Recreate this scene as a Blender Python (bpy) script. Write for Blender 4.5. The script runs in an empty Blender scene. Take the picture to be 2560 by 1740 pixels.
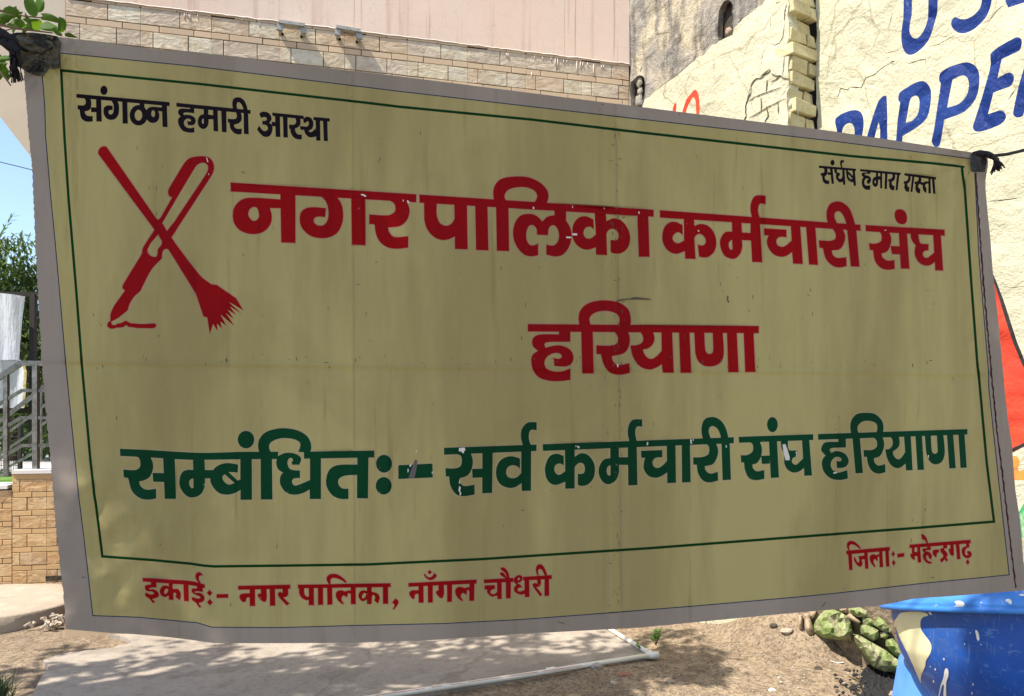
import bpy, bmesh, math, random
from mathutils import Vector, Matrix, noise
from mathutils.geometry import delaunay_2d_cdt
from mathutils.bvhtree import BVHTree

R = math.radians
random.seed(11)
scene = bpy.context.scene
COL = scene.collection

# ------------------------------------------------------------------ camera
W0, H0, FPX = 2560.0, 1740.0, 1934.0
HOR = 1060.0                           # height of the horizon line in the photograph (level camera, shifted frame)
EYE = Vector((0.0, 0.0, 1.38))
camd = bpy.data.cameras.new("camera")
cam = bpy.data.objects.new("camera", camd)
COL.objects.link(cam)
cam.location = EYE
cam.rotation_euler = (R(90), 0, 0)
camd.shift_y = (HOR - H0 / 2) / W0
camd.sensor_width = 36.0
camd.lens = 36.0 * FPX / W0
camd.clip_start = 0.05
camd.clip_end = 2000.0
scene.camera = cam

# ------------------------------------------------------------------ light
SUN_AZ = R(30.0)                       # runs almost along the tiled facade, from the left
SUN_EL = R(57.0)
TO_SUN = Vector((-math.cos(SUN_AZ) * math.cos(SUN_EL), -math.sin(SUN_AZ) * math.cos(SUN_EL), math.sin(SUN_EL)))
world = bpy.data.worlds.new("World")
scene.world = world
world.use_nodes = True
wn = world.node_tree
sky = wn.nodes.new("ShaderNodeTexSky")
sky.sky_type = 'NISHITA'
sky.sun_disc = False
sky.sun_elevation = SUN_EL
sky.sun_rotation = math.atan2(TO_SUN.x, TO_SUN.y)
sky.air_density = 1.0
sky.dust_density = 1.2
sky.ozone_density = 2.0
wn.links.new(sky.outputs[0], wn.nodes["Background"].inputs[0])
wn.nodes["Background"].inputs[1].default_value = 0.15
sund = bpy.data.lights.new("sun", 'SUN')
sund.energy = 4.4
sund.angle = R(0.55)
sund.color = (1.0, 0.93, 0.82)
sun = bpy.data.objects.new("sun", sund)
COL.objects.link(sun)
sun.rotation_euler = TO_SUN.to_track_quat('Z', 'Y').to_euler()
sun.location = (-6, -2, 9)
scene.view_settings.view_transform = 'Standard'
scene.view_settings.look = 'None'
scene.view_settings.gamma = 1.0
scene.view_settings.use_curve_mapping = False
scene.view_settings.exposure = 0.90

# ------------------------------------------------------------------ helpers
def ray(px, py):
    return Vector(((px - W0 / 2) / FPX, 1.0, (HOR - py) / FPX))

def at(px, py, Y):
    d = ray(px, py)
    return EYE + d * (Y / d.y)

def gnd(px, py, z=0.0):
    d = ray(px, py)
    return EYE + d * ((z - EYE.z) / d.z)

class Plane:
    """vertical plane through p, direction ang (degrees from +X), normal towards the camera"""
    def __init__(self, p, ang):
        self.p = Vector((p[0], p[1], 0))
        self.ang = R(ang)
        self.d = Vector((math.cos(self.ang), math.sin(self.ang), 0))
        self.n = Vector((self.d.y, -self.d.x, 0))
    def hit(self, px, py, off=0.0):
        r = ray(px, py)
        q = self.p + self.n * off
        t = (q - EYE).dot(self.n) / r.dot(self.n)
        return EYE + r * t
    def loc(self, px, py, off=0.0):
        h = self.hit(px, py, off)
        return ((h - self.p).dot(self.d), h.z)
    def w(self, s, z, off=0.0):
        q = self.p + self.d * s + self.n * off
        return Vector((q.x, q.y, z))

def proj(p):
    return (W0 / 2 + FPX * p[0] / p[1], HOR - FPX * (p[2] - EYE.z) / p[1])

def tag(o, label=None, cat=None, group=None, kind=None):
    if label: o["label"] = label
    if cat: o["category"] = cat
    if group: o["group"] = group
    if kind: o["kind"] = kind
    return o

def empty(name, loc=(0, 0, 0), rz=0.0):
    o = bpy.data.objects.new(name, None)
    o.location = loc
    o.rotation_euler = (0, 0, rz)
    COL.objects.link(o)
    return o

def link(name, me, mats=None, parent=None, loc=None):
    o = bpy.data.objects.new(name, me)
    COL.objects.link(o)
    if mats:
        for m in (mats if isinstance(mats, (list, tuple)) else [mats]):
            me.materials.append(m)
    if parent: o.parent = parent
    if loc is not None: o.location = loc
    return o

def mesh(name, vs, fs, mats=None, parent=None, smooth=False, mi=None, sub=None):
    """vs in world space; stored relative to the parent's frame (or centred when top-level)"""
    if parent is not None:
        inv = parent_matrix(parent).inverted()
        vs = [inv @ Vector(v) for v in vs]
        org = None
    else:
        c = Vector((0, 0, 0))
        for v in vs: c += Vector(v)
        c /= max(1, len(vs))
        c.z = min(v[2] for v in vs)
        vs = [Vector(v) - c for v in vs]
        org = c
    me = bpy.data.meshes.new(name)
    me.from_pydata([tuple(v) for v in vs], [], fs)
    if mi: me.polygons.foreach_set("material_index", mi)
    if smooth: me.polygons.foreach_set("use_smooth", [True] * len(me.polygons))
    me.update()
    return link(name, me, mats, parent, org)

def parent_matrix(p):
    m = Matrix.LocRotScale(p.location, p.rotation_euler, p.scale)
    if p.parent: m = parent_matrix(p.parent) @ m
    return m

class MB:
    def __init__(self): self.v = []; self.f = []
    def add(self, vs, fs):
        b = len(self.v)
        self.v += [Vector(v) for v in vs]
        self.f += [tuple(i + b for i in f) for f in fs]
    def box(self, x0, x1, y0, y1, z0, z1, M=None):
        vs = [Vector((x, y, z)) for z in (z0, z1) for y in (y0, y1) for x in (x0, x1)]
        if M is not None: vs = [M @ v for v in vs]
        self.add(vs, [(0, 2, 3, 1), (4, 5, 7, 6), (0, 1, 5, 4), (2, 6, 7, 3), (0, 4, 6, 2), (1, 3, 7, 5)])
    def tube(self, pts, r, n=8, caps=True, r_end=None):
        pts = [Vector(p) for p in pts]
        b = len(self.v); k = len(pts)
        for i, p in enumerate(pts):
            t = (pts[min(i + 1, k - 1)] - pts[max(i - 1, 0)])
            if t.length < 1e-9: t = Vector((0, 0, 1))
            t.normalize()
            a = t.cross(Vector((0, 0, 1)))
            if a.length < .05: a = t.cross(Vector((0, 1, 0)))
            a.normalize(); c = t.cross(a)
            rr = r if r_end is None else r + (r_end - r) * i / max(1, k - 1)
            for j in range(n):
                w = 2 * math.pi * j / n
                self.v.append(p + a * (rr * math.cos(w)) + c * (rr * math.sin(w)))
        for i in range(k - 1):
            for j in range(n):
                j2 = (j + 1) % n
                self.f.append((b + i * n + j, b + i * n + j2, b + (i + 1) * n + j2, b + (i + 1) * n + j))
        if caps:
            self.f.append(tuple(b + j for j in range(n - 1, -1, -1)))
            self.f.append(tuple(b + (k - 1) * n + j for j in range(n)))
    def sqtube(self, a, b_, w, h=None):
        """rectangular bar from a to b_"""
        a = Vector(a); b_ = Vector(b_); h = h or w
        t = (b_ - a).normalized()
        s = t.cross(Vector((0, 0, 1)))
        if s.length < .05: s = Vector((1, 0, 0))
        s.normalize(); u = s.cross(t)
        vs = [q + s * (sx * w / 2) + u * (sy * h / 2) for q in (a, b_) for sx, sy in ((-1, -1), (1, -1), (1, 1), (-1, 1))]
        self.add(vs, [(3, 2, 1, 0), (4, 5, 6, 7), (0, 1, 5, 4), (1, 2, 6, 5), (2, 3, 7, 6), (3, 0, 4, 7)])
    def build(self, name, mats=None, parent=None, smooth=False):
        return mesh(name, self.v, self.f, mats, parent, smooth)

# ------------------------------------------------------------------ materials
def mat(name, col, rough=0.8, mix=(), bump=(), spec=0.3, metal=0.0, trans=0.0, trcol=None, rand=0.0, coat=0.0, pos=False):
    """col = base; mix = [(kind, scale(x,y,z), lo, hi, colour, strength)], bump = [(scale3, strength, dist, kind)]"""
    m = bpy.data.materials.new(name)
    m.use_nodes = True
    nt = m.node_tree; N = nt.nodes; L = nt.links
    bs = N["Principled BSDF"]
    bs.inputs["Roughness"].default_value = rough
    bs.inputs["Metallic"].default_value = metal
    bs.inputs["Specular IOR Level"].default_value = spec
    bs.inputs["Coat Weight"].default_value = coat
    tc = N.new("ShaderNodeNewGeometry" if pos else "ShaderNodeTexCoord")
    def coords(sc):
        mp = N.new("ShaderNodeMapping")
        mp.inputs["Scale"].default_value = sc if isinstance(sc, (tuple, list)) else (sc, sc, sc)
        L.new(tc.outputs["Position" if pos else "Object"], mp.inputs[0])
        return mp.outputs[0]
    def tex(kind, sc):
        c = coords(sc)
        if kind == 'noise':
            t = N.new("ShaderNodeTexNoise"); t.inputs["Scale"].default_value = 1.0
            t.inputs["Detail"].default_value = 6.0; t.inputs["Roughness"].default_value = 0.62
            L.new(c, t.inputs["Vector"]); return t.outputs["Fac"]
        if kind == 'warp':
            n0 = N.new("ShaderNodeTexNoise"); n0.inputs["Scale"].default_value = 1.2; n0.inputs["Detail"].default_value = 3
            L.new(c, n0.inputs["Vector"])
            mx = N.new("ShaderNodeMixRGB"); mx.inputs[0].default_value = 0.35
            L.new(c, mx.inputs[1]); L.new(n0.outputs["Color"], mx.inputs[2])
            t = N.new("ShaderNodeTexNoise"); t.inputs["Scale"].default_value = 1.0; t.inputs["Detail"].default_value = 5
            t.inputs["Distortion"].default_value = 1.6
            L.new(mx.outputs[0], t.inputs["Vector"]); return t.outputs["Fac"]
        if kind == 'crack':
            n0 = N.new("ShaderNodeTexNoise"); n0.inputs["Scale"].default_value = 2.0; n0.inputs["Detail"].default_value = 4
            L.new(c, n0.inputs["Vector"])
            mx = N.new("ShaderNodeMixRGB"); mx.inputs[0].default_value = 0.25
            L.new(c, mx.inputs[1]); L.new(n0.outputs["Color"], mx.inputs[2])
            t = N.new("ShaderNodeTexVoronoi"); t.feature = 'DISTANCE_TO_EDGE'; t.inputs["Scale"].default_value = 1.0
            L.new(mx.outputs[0], t.inputs["Vector"]); return t.outputs["Distance"]
        if kind == 'spots':
            t = N.new("ShaderNodeTexVoronoi"); t.inputs["Scale"].default_value = 1.0
            L.new(c, t.inputs["Vector"]); return t.outputs["Distance"]
        if kind == 'wave':
            t = N.new("ShaderNodeTexWave"); t.bands_direction = 'Z'; t.inputs["Scale"].default_value = 1.0
            t.inputs["Distortion"].default_value = 0.6; t.inputs["Detail"].default_value = 2
            L.new(c, t.inputs["Vector"]); return t.outputs["Fac"]
    def ramp(out, lo, hi):
        r = N.new("ShaderNodeMapRange"); r.inputs["From Min"].default_value = lo; r.inputs["From Max"].default_value = hi
        L.new(out, r.inputs["Value"]); return r.outputs[0]
    rgb = N.new("ShaderNodeRGB"); rgb.outputs[0].default_value = (*col, 1)
    cur = rgb.outputs[0]
    for kind, sc, lo, hi, c2, st in mix:
        f = ramp(tex(kind, sc), lo, hi)
        ml = N.new("ShaderNodeMath"); ml.operation = 'MULTIPLY'; ml.inputs[1].default_value = st
        L.new(f, ml.inputs[0])
        mx = N.new("ShaderNodeMixRGB"); mx.inputs[2].default_value = (*c2, 1)
        L.new(ml.outputs[0], mx.inputs[0]); L.new(cur, mx.inputs[1]); cur = mx.outputs[0]
    if rand:
        oi = N.new("ShaderNodeObjectInfo")
        hs = N.new("ShaderNodeHueSaturation")
        r = N.new("ShaderNodeMapRange"); r.inputs["To Min"].default_value = 1 - rand; r.inputs["To Max"].default_value = 1 + rand
        L.new(oi.outputs["Random"], r.inputs["Value"]); L.new(r.outputs[0], hs.inputs["Value"])
        L.new(cur, hs.inputs["Color"]); cur = hs.outputs[0]
    L.new(cur, bs.inputs["Base Color"])
    last = None
    for b in bump:
        sc, st, dist = b[:3]; kind = b[3] if len(b) > 3 else 'noise'
        o = tex(kind, sc)
        if kind == 'crack': o = ramp(o, 0.0, 0.06)
        bn = N.new("ShaderNodeBump"); bn.inputs["Strength"].default_value = st; bn.inputs["Distance"].default_value = dist
        L.new(o, bn.inputs["Height"])
        if last: L.new(last, bn.inputs["Normal"])
        last = bn.outputs[0]
    if last: L.new(last, bs.inputs["Normal"])
    if trans:
        tr = N.new("ShaderNodeBsdfTranslucent")
        if trcol: tr.inputs[0].default_value = (*trcol, 1)
        else: L.new(cur, tr.inputs[0])
        ms = N.new("ShaderNodeMixShader"); ms.inputs[0].default_value = trans
        L.new(bs.outputs[0], ms.inputs[1]); L.new(tr.outputs[0], ms.inputs[2])
        L.new(ms.outputs[0], N["Material Output"].inputs[0])
    return m

# ------------------------------------------------------------------ traced outlines
def contour(s, ox=0.0, oy=0.0, sc=1.0, seg=5):
    """'x,y x,y~ ...' ('~' marks a point on a curve) -> closed list of photo-pixel points"""
    pts = []; sm = []
    for tk in s.split():
        c = tk.endswith('~'); tk = tk.rstrip('~')
        x, y = tk.split(',')
        pts.append((ox + float(x) / sc, oy + float(y) / sc)); sm.append(c)
    n = len(pts); out = []
    for i in range(n):
        p0, p1, p2, p3 = pts[i - 1], pts[i], pts[(i + 1) % n], pts[(i + 2) % n]
        if not sm[i] and not sm[(i + 1) % n]:
            out.append(p1); continue
        dd = math.hypot(p2[0] - p1[0], p2[1] - p1[1])
        def tang(a, b, ok):
            if not ok: return (p2[0] - p1[0], p2[1] - p1[1])
            l = math.hypot(b[0] - a[0], b[1] - a[1]) or 1
            return ((b[0] - a[0]) / l * dd, (b[1] - a[1]) / l * dd)
        m1 = tang(p0, p2, sm[i]); m2 = tang(p1, p3, sm[(i + 1) % n])
        k = max(2, min(seg, int(dd / 2.0)))
        for j in range(k):
            t = j / k; t2 = t * t; t3 = t2 * t
            a = 2 * t3 - 3 * t2 + 1; b = t3 - 2 * t2 + t; c = -2 * t3 + 3 * t2; d = t3 - t2
            out.append((a * p1[0] + b * m1[0] + c * p2[0] + d * m2[0], a * p1[1] + b * m1[1] + c * p2[1] + d * m2[1]))
    return out

def ell(cx, cy, rx, ry, ox=0, oy=0, sc=1, n=22, rot=0.0):
    r = []
    for i in range(n):
        w = 2 * math.pi * i / n
        x, y = rx * math.cos(w), ry * math.sin(w)
        r.append((ox + (cx + x * math.cos(rot) - y * math.sin(rot)) / sc, oy + (cy + x * math.sin(rot) + y * math.cos(rot)) / sc))
    return r

def area(c):
    return sum(c[i - 1][0] * c[i][1] - c[i][0] * c[i - 1][1] for i in range(len(c))) / 2

def stroke(pts, w, closed=False):
    """band of width w (px) along a polyline"""
    L_, R_ = [], []
    n = len(pts)
    for i, p in enumerate(pts):
        a = pts[i - 1] if (i > 0 or closed) else p
        b = pts[(i + 1) % n] if (i < n - 1 or closed) else p
        tx, ty = b[0] - a[0], b[1] - a[1]
        l = math.hypot(tx, ty) or 1
        ww = w[i] if isinstance(w, (list, tuple)) else w
        nx, ny = -ty / l * ww / 2, tx / l * ww / 2
        L_.append((p[0] + nx, p[1] + ny)); R_.append((p[0] - nx, p[1] - ny))
    return L_ + R_[::-1]

def inside(p, c):
    x, y = p; r = False; n = len(c)
    for i in range(n):
        x1, y1 = c[i - 1]; x2, y2 = c[i]
        if (y1 > y) != (y2 > y) and x < (x2 - x1) * (y - y1) / (y2 - y1) + x1: r = not r
    return r

def traced(outline, groups, step, jitter=0.3, extra=()):
    """outline: contour; groups: {key: (pos contours, neg contours)} later keys win.
    returns points2d and {key: triangles}, key None = background"""
    vs = []; fs = []; info = []
    def put(c, key, sign):
        if area(c) < 0: c = c[::-1]
        d = []
        for p in c:
            if not d or math.hypot(p[0] - d[-1][0], p[1] - d[-1][1]) > 0.05: d.append(p)
        if len(d) < 3: return
        b = len(vs); vs.extend(Vector(p) for p in d); fs.append(list(range(b, b + len(d)))); info.append((key, sign))
    put(outline, '_out', 1)
    for k, (pos, neg) in groups.items():
        for c in pos: put(c, k, 1)
        for c in neg: put(c, k, -1)
    xs = [p[0] for p in outline]; ys = [p[1] for p in outline]
    rnd = random.Random(5)
    y = min(ys); row = 0
    sx = step if not isinstance(step, tuple) else step[0]
    sy = step if not isinstance(step, tuple) else step[1]
    while y < max(ys):
        x = min(xs) + (row % 2) * sx / 2
        while x < max(xs):
            p = (x + rnd.uniform(-jitter, jitter) * sx, y + rnd.uniform(-jitter, jitter) * sy)
            if inside(p, outline): vs.append(Vector(p))
            x += sx
        y += sy; row += 1
    for p in extra: vs.append(Vector(p))
    ov, oe, of, _, _, orf = delaunay_2d_cdt(vs, [], fs, 0, 1e-4)
    order = {k: i for i, k in enumerate(groups)}
    res = {}
    for f, o in zip(of, orf):
        ks = [info[i] for i in o]
        if ('_out', 1) not in ks: continue
        pos = {k for k, s in ks if s == 1 and k != '_out'}; neg = {k for k, s in ks if s == -1}
        c = [k for k in pos if k not in neg]
        key = max(c, key=lambda k: order[k]) if c else None
        res.setdefault(key, []).append(tuple(f))
    return [(v.x, v.y) for v in ov], res

def lay(pts2, tris, surf, name, m, parent, thick=0.0):
    """surf(px,py) -> world point; one part from some triangles, smooth with analytic normals"""
    used = sorted({i for f in tris for i in f}); idx = {i: k for k, i in enumerate(used)}
    V = [surf(*pts2[i]) for i in used]
    NM = []
    for i in used:
        x, y = pts2[i]
        a = surf(x + 2, y) - surf(x - 2, y); b = surf(x, y + 2) - surf(x, y - 2)
        n = a.cross(b); n.normalize(); NM.append(-n if n.dot(EYE - V[idx[i]]) < 0 else n)
    F = []
    for f in tris:
        q = [idx[i] for i in f]
        n = (V[q[1]] - V[q[0]]).cross(V[q[2]] - V[q[0]])
        if n.dot(EYE - V[q[0]]) < 0: q = q[::-1]
        F.append(tuple(q))
    o = mesh(name, V, F, m, parent, smooth=True)
    M = parent_matrix(parent).to_3x3().inverted() if parent else Matrix.Identity(3)
    o.data.normals_split_custom_set_from_vertices([tuple(M @ n) for n in NM])
    return o
# ================================================================== materials used by the setting
M_sand = mat("sand", (.325, .25, .17), .95, mix=[('noise', 1.1, .42, .58, (.24, .18, .12), .85), ('noise', 9, .48, .60, (.165, .12, .082), .7), ('noise', 40, .45, .60, (.095, .07, .048), .75), ('noise', 110, .52, .60, (.34, .27, .19), .6), ('spots', 45, .22, 0, (.52, .46, .37), .6)],
             bump=[(9, .5, .03), (45, .6, .012), (150, .5, .004)], spec=.1)
M_slab = mat("concrete_slab", (.375, .325, .27), .9, mix=[('noise', 1.3, .42, .64, (.29, .25, .21), .75), ('noise', 14, .5, .72, (.20, .175, .15), .6), ('warp', (2.5, 2.5, 2.5), .56, .62, (.24, .205, .17), .6), ('crack', (.7, .7, .7), .006, 0, (.14, .12, .10), .35), ('noise', 55, .55, .68, (.16, .14, .12), .5), ('spots', 90, .2, 0, (.2, .18, .16), .35)],
             bump=[(7, .35, .012), (60, .45, .006), (18, .6, .01)], spec=.15)
M_plaster = mat("pink_plaster", (.80, .605, .465), .85, mix=[('noise', (.9, .9, .25), .4, .7, (.82, .68, .57), .8), ('noise', (9, 9, .22), .56, .74, (.52, .31, .23), .75),
             ('noise', (30, 30, .6), .62, .74, (.36, .21, .15), .7), ('noise', 5, .5, .8, (.68, .58, .50), .3), ('crack', (15, 15, 11), .016, 0, (.50, .36, .28), .35)], bump=[(6, .25, .006), (30, .2, .003), (120, .15, .001)], spec=.2, pos=True)
M_beige = mat("beige_paint", (.68, .585, .45), .85, mix=[('noise', 1.2, .4, .7, (.55, .47, .38), .7)], bump=[(8, .2, .006)], spec=.2)
M_grout = mat("dark_grout", (.075, .045, .03), .95)
TILE = [((.58, .48, .33), (.66, .585, .43), (.50, .36, .23)), ((.55, .415, .27), (.62, .50, .355), (.46, .31, .19)),
        ((.62, .54, .385), (.68, .62, .48), (.54, .44, .30)), ((.53, .43, .31), (.62, .53, .39), (.42, .33, .24))]
WARM = [((.60, .40, .20), (.66, .48, .27), (.46, .27, .12)), ((.57, .36, .17), (.62, .44, .24), (.40, .22, .10)), ((.54, .35, .18), (.64, .47, .28), (.36, .21, .11))]
def riven(T_): return [mat("riven_tile", a, .62, mix=[('warp', (9, 9, 15), .5, .56, b, .9), ('warp', (16, 16, 26), .56, .62, c, .6), ('noise', 60, .55, .75, c, .3)],
               bump=[((12, 12, 22), .55, .014, 'warp'), (55, .35, .004)], spec=.35, pos=True, rand=.07) for a, b, c in T_]
M_tiles = riven(TILE); M_warm = riven(WARM)
M_strip = mat("strip_tile", (.62, .46, .295), .55, mix=[('noise', (2, 2, 2), .4, .7, (.57, .43, .28), .7)], bump=[(40, .2, .002)], spec=.35, pos=True, rand=.07)
M_strip2 = mat("warm_strip_tile", (.62, .41, .20), .55, mix=[('noise', (2, 2, 2), .4, .7, (.54, .34, .16), .7)], bump=[(40, .2, .002)], spec=.35, pos=True, rand=.07)
M_paint = mat("white_paint", (.76, .72, .66), .6, bump=[(40, .3, .004)])
M_drip = mat("pink_paint_drip", (.74, .58, .47), .5)
M_steel = mat("stainless_steel", (.15, .145, .135), .34, metal=.9, mix=[('noise', 20, .4, .7, (.38, .37, .35), .6)])
M_alu = mat("weathered_metal", (.40, .39, .35), .55, metal=.4, mix=[('noise', 60, .5, .7, (.17, .15, .12), .8)], bump=[(120, .4, .002)])
M_black = mat("black_rubber", (.015, .015, .016), .8)
M_white = mat("white_cap_stone", (.78, .76, .72), .5)
M_cream = mat("cream_wall_paint", (.56, .54, .385), .8, mix=[('noise', 1.6, .42, .68, (.49, .465, .33), .85), ('noise', 9, .52, .72, (.42, .37, .25), .5), ('crack', (2.2, 2.2, 2.2), .010, 0, (.30, .25, .15), .7), ('spots', 48, .1, 0, (.35, .3, .2), .5)],
              bump=[(3.2, .5, .06, 'warp'), (22, .5, .016), (60, .7, .010), (150, .5, .004)], spec=.2, pos=True)
M_cream_shade = mat("shaded_cream_paint", (.62, .55, .31), .8, mix=[('noise', 8, .45, .65, (.44, .37, .19), .7), ('noise', 35, .55, .7, (.25, .2, .12), .6)], bump=[(12, .5, .02), (60, .5, .006)], spec=.25, pos=True, rand=.06)  # same cream paint as the wall, warm shade put into its colour
M_gray = mat("old_cement_render", (.30, .275, .24), .95, mix=[('warp', (3, 3, 2), .46, .58, (.50, .43, .30), .85), ('noise', (9, 9, 1.8), .46, .60, (.13, .12, .11), .85), ('noise', (5, 5, 3), .5, .68, (.22, .20, .18), .8), ('noise', 22, .52, .72, (.50, .46, .39), .6), ('spots', 40, .15, 0, (.1, .09, .08), .5)],
             bump=[(5, .6, .06, 'warp'), (20, .7, .02), (80, .7, .007)], spec=.1, pos=True)
M_mortar = mat("old_mortar", (.50, .45, .28), .95, mix=[('noise', 15, .45, .7, (.22, .19, .12), .9)], bump=[(25, .9, .03)], pos=True)
M_crack_and_lip = mat("crevice_and_lip_shade", (.15, .125, .075), 1.0)
M_dark = mat("cavity_dark", (.07, .055, .04), 1.0, bump=[(20, .8, .02)])  # near-black: shade of brick gaps and cavities put into colour; dark stones too
M_stone = mat("field_stone", (.34, .25, .17), .9, mix=[('noise', 12, .45, .7, (.45, .36, .26), .8)], bump=[(18, .8, .02), (80, .5, .005)], pos=True)
M_moss = mat("mossy_stone", (.20, .255, .085), .95, mix=[('noise', 13, .46, .58, (.36, .33, .21), .85), ('noise', 16, .55, .68, (.50, .42, .30), .8), ('noise', 70, .45, .7, (.15, .25, .05), .6)], bump=[(14, .8, .03), (90, .8, .006)], pos=True, rand=.1)
M_blue = mat("blue_wall_paint", (.006, .026, .15), .6, mix=[('noise', 5, .45, .7, (.010, .045, .21), .7), ('noise', 60, .62, .7, (.3, .32, .35), .4)], bump=[(3.2, .55, .05, 'warp'), (14, .5, .018), (70, .45, .005), (1.5, .9, .012, 'crack')], spec=.15, pos=True)
M_redp = mat("red_wall_paint", (.50, .038, .015), .6, mix=[('noise', (4, 4, 9), .45, .7, (.58, .09, .03), .7)], bump=[(3.2, .5, .05, 'warp'), (40, .4, .01)], pos=True)
M_orangep = mat("orange_wall_paint", (.82, .26, .05), .55, mix=[('noise', 9, .45, .7, (.72, .09, .03), .9)], bump=[(3.2, .5, .05, 'warp')], pos=True)
M_blackp = mat("black_wall_paint", (.02, .018, .018), .5, bump=[(14, .5, .02)], pos=True)
M_greenp = mat("green_wall_paint", (.05, .30, .11), .55, mix=[('noise', (20, 20, 6), .5, .6, (.45, .6, .35), .9)], pos=True)
M_grass = mat("lawn_grass", (.13, .27, .045), .9, mix=[('noise', 9, .45, .65, (.22, .34, .08), .8)], bump=[(60, 1, .03)])
M_road = mat("pale_concrete_road", (.32, .31, .29), .9, mix=[('noise', .7, .4, .7, (.46, .44, .41), .8)])
M_stem = mat("plant_stem", (.16, .11, .06), .9)
M_leaf = mat("green_leaf", (.045, .12, .018), .45, mix=[('noise', 14, .4, .7, (.08, .17, .03), .8)], trans=.45, trcol=(.30, .50, .03), spec=.4, pos=True, rand=.25)
M_leaf2 = mat("small_leaf", (.045, .085, .022), .6, mix=[('noise', 2.5, .42, .6, (.085, .13, .04), .9)], trans=.3, trcol=(.20, .28, .06), spec=.35, pos=True)
M_bark = mat("tree_bark", (.17, .12, .085), .95, bump=[((6, 6, 2), .8, .03)])

# ================================================================== ground
def gz(x, y):
    z = .010 * noise.noise(Vector((x * 1.3, y * 1.3, 0))) + .006 * noise.noise(Vector((x * 6, y * 6, 3))) + .003 * noise.noise(Vector((x * 20, y * 20, 7)))
    if y > 5.0 and x < -2.6:
        k = min(1, (y - 5.0) / 1.2) * min(1, (-2.6 - x) / .5)
        z += k * (.05 + .035 * noise.noise(Vector((x * 4, y * 4, 1))) + .02 * abs(noise.noise(Vector((x * 11, y * 11, 2)))))
    k = max(0, 1 - math.hypot(x - 1.88, (y - 4.93)) / .55)
    z += k * .34
    k = max(0, 1 - math.hypot(x - 1.55, (y - 4.75)) / .75)
    z += k * (.07 + .05 * noise.noise(Vector((x * 7, y * 7, 5))))
    k = max(0, 1 - math.hypot((x - .75), (y - 4.15) * 1.6) / .8)
    z += k * .035 * (1 + noise.noise(Vector((x * 9, y * 9, 6))))
    return z

def grid(name, x0, x1, y0, y1, st, fn, m, hole=None):
    nx = int((x1 - x0) / st) + 1; ny = int((y1 - y0) / st) + 1
    V = []; Fc = []
    for j in range(ny):
        for i in range(nx):
            x = x0 + i * st; y = y0 + j * st
            V.append(Vector((x, y, fn(x, y))))
    for j in range(ny - 1):
        for i in range(nx - 1):
            a = j * nx + i
            Fc.append((a, a + 1, a + nx + 1, a + nx))
    return mesh(name, V, Fc, m, None, smooth=True)

g = grid("ground", -6.4, 5.2, -2.0, 8.6, .05, gz, M_sand); tag(g, kind="structure")
b = MB(); b.box(-400, 400, -120, 700, -1.0, -.06)
tag(b.build("terrain", M_sand), kind="structure")

FAC = Plane(gnd(165, 1594), 14.1)
CORNER = FAC.w(3.897, 0)

# concrete slab in front of the facade
fb = [proj(FAC.w(s, 0, .004)) for s in (0.25, 1.2, 2.2, 3.2, 3.85)]
sl = [(20, 1840), (85, 1728), (100, 1700), (122, 1672), (108, 1650), (150, 1636), (262, 1622), (330, 1606), (300, 1590)] + fb + \
     [(1522, 1573), (1560, 1596), (1630, 1640), (1490, 1662), (1200, 1706), (930, 1748), (700, 1785), (500, 1860), (250, 1880)]
rnd = random.Random(3)
sl2 = []
for i, p in enumerate(sl):
    q = sl[(i + 1) % len(sl)]; l = math.hypot(q[0] - p[0], q[1] - p[1]); k = max(1, int(l / 14))
    for j in range(k):
        t = j / k; jx = 5 if (i < 8 or i > 17) and j else 0
        sl2.append((p[0] + (q[0] - p[0]) * t + rnd.uniform(-jx, jx), p[1] + (q[1] - p[1]) * t + rnd.uniform(-jx, jx) * .4))
def slab_surf(x, y):
    p = gnd(x, y, .03); p.z = .032 + .006 * noise.noise(Vector((p.x * 2, p.y * 2, 0))) + .0025 * noise.noise(Vector((p.x * 14, p.y * 14, 0)))
    return p
P2, T = traced(sl2, {}, (16, 7))
slab = lay(P2, T[None], slab_surf, "pavement", M_slab, None)
b = MB(); n = len(sl2)
for i in range(n):
    a = slab_surf(*sl2[i]); c = slab_surf(*sl2[(i + 1) % n])
    b.add([a, c, Vector((c.x, c.y, -.05)), Vector((a.x, a.y, -.05))], [(0, 1, 2, 3)])
tag(slab, kind="structure")
sk = b.build("slab_edge", M_slab, slab)

# ================================================================== tiled building
bld = empty("tiled_building", FAC.p, FAC.ang)
tag(bld, "pink plastered building whose wall is faced with beige stone tiles below, behind the banner", "building")
def FW(s, z, o=0): return FAC.w(s, z, o)
def fbox(b, s0, s1, z0, z1, o0, o1, pl=None):
    pl = pl or FAC
    vs = [pl.w(s, z, o) for z in (z0, z1) for o in (o0, o1) for s in (s0, s1)]
    b.add(vs, [(0, 2, 3, 1), (4, 5, 7, 6), (0, 1, 5, 4), (2, 6, 7, 3), (0, 4, 6, 2), (1, 3, 7, 5)])
S1, ZT = 3.897, 4.135
b = MB(); fbox(b, 0, S1 + .35, 0, ZT, -4.0, -.006); b.build("wall", M_grout, bld)
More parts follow.
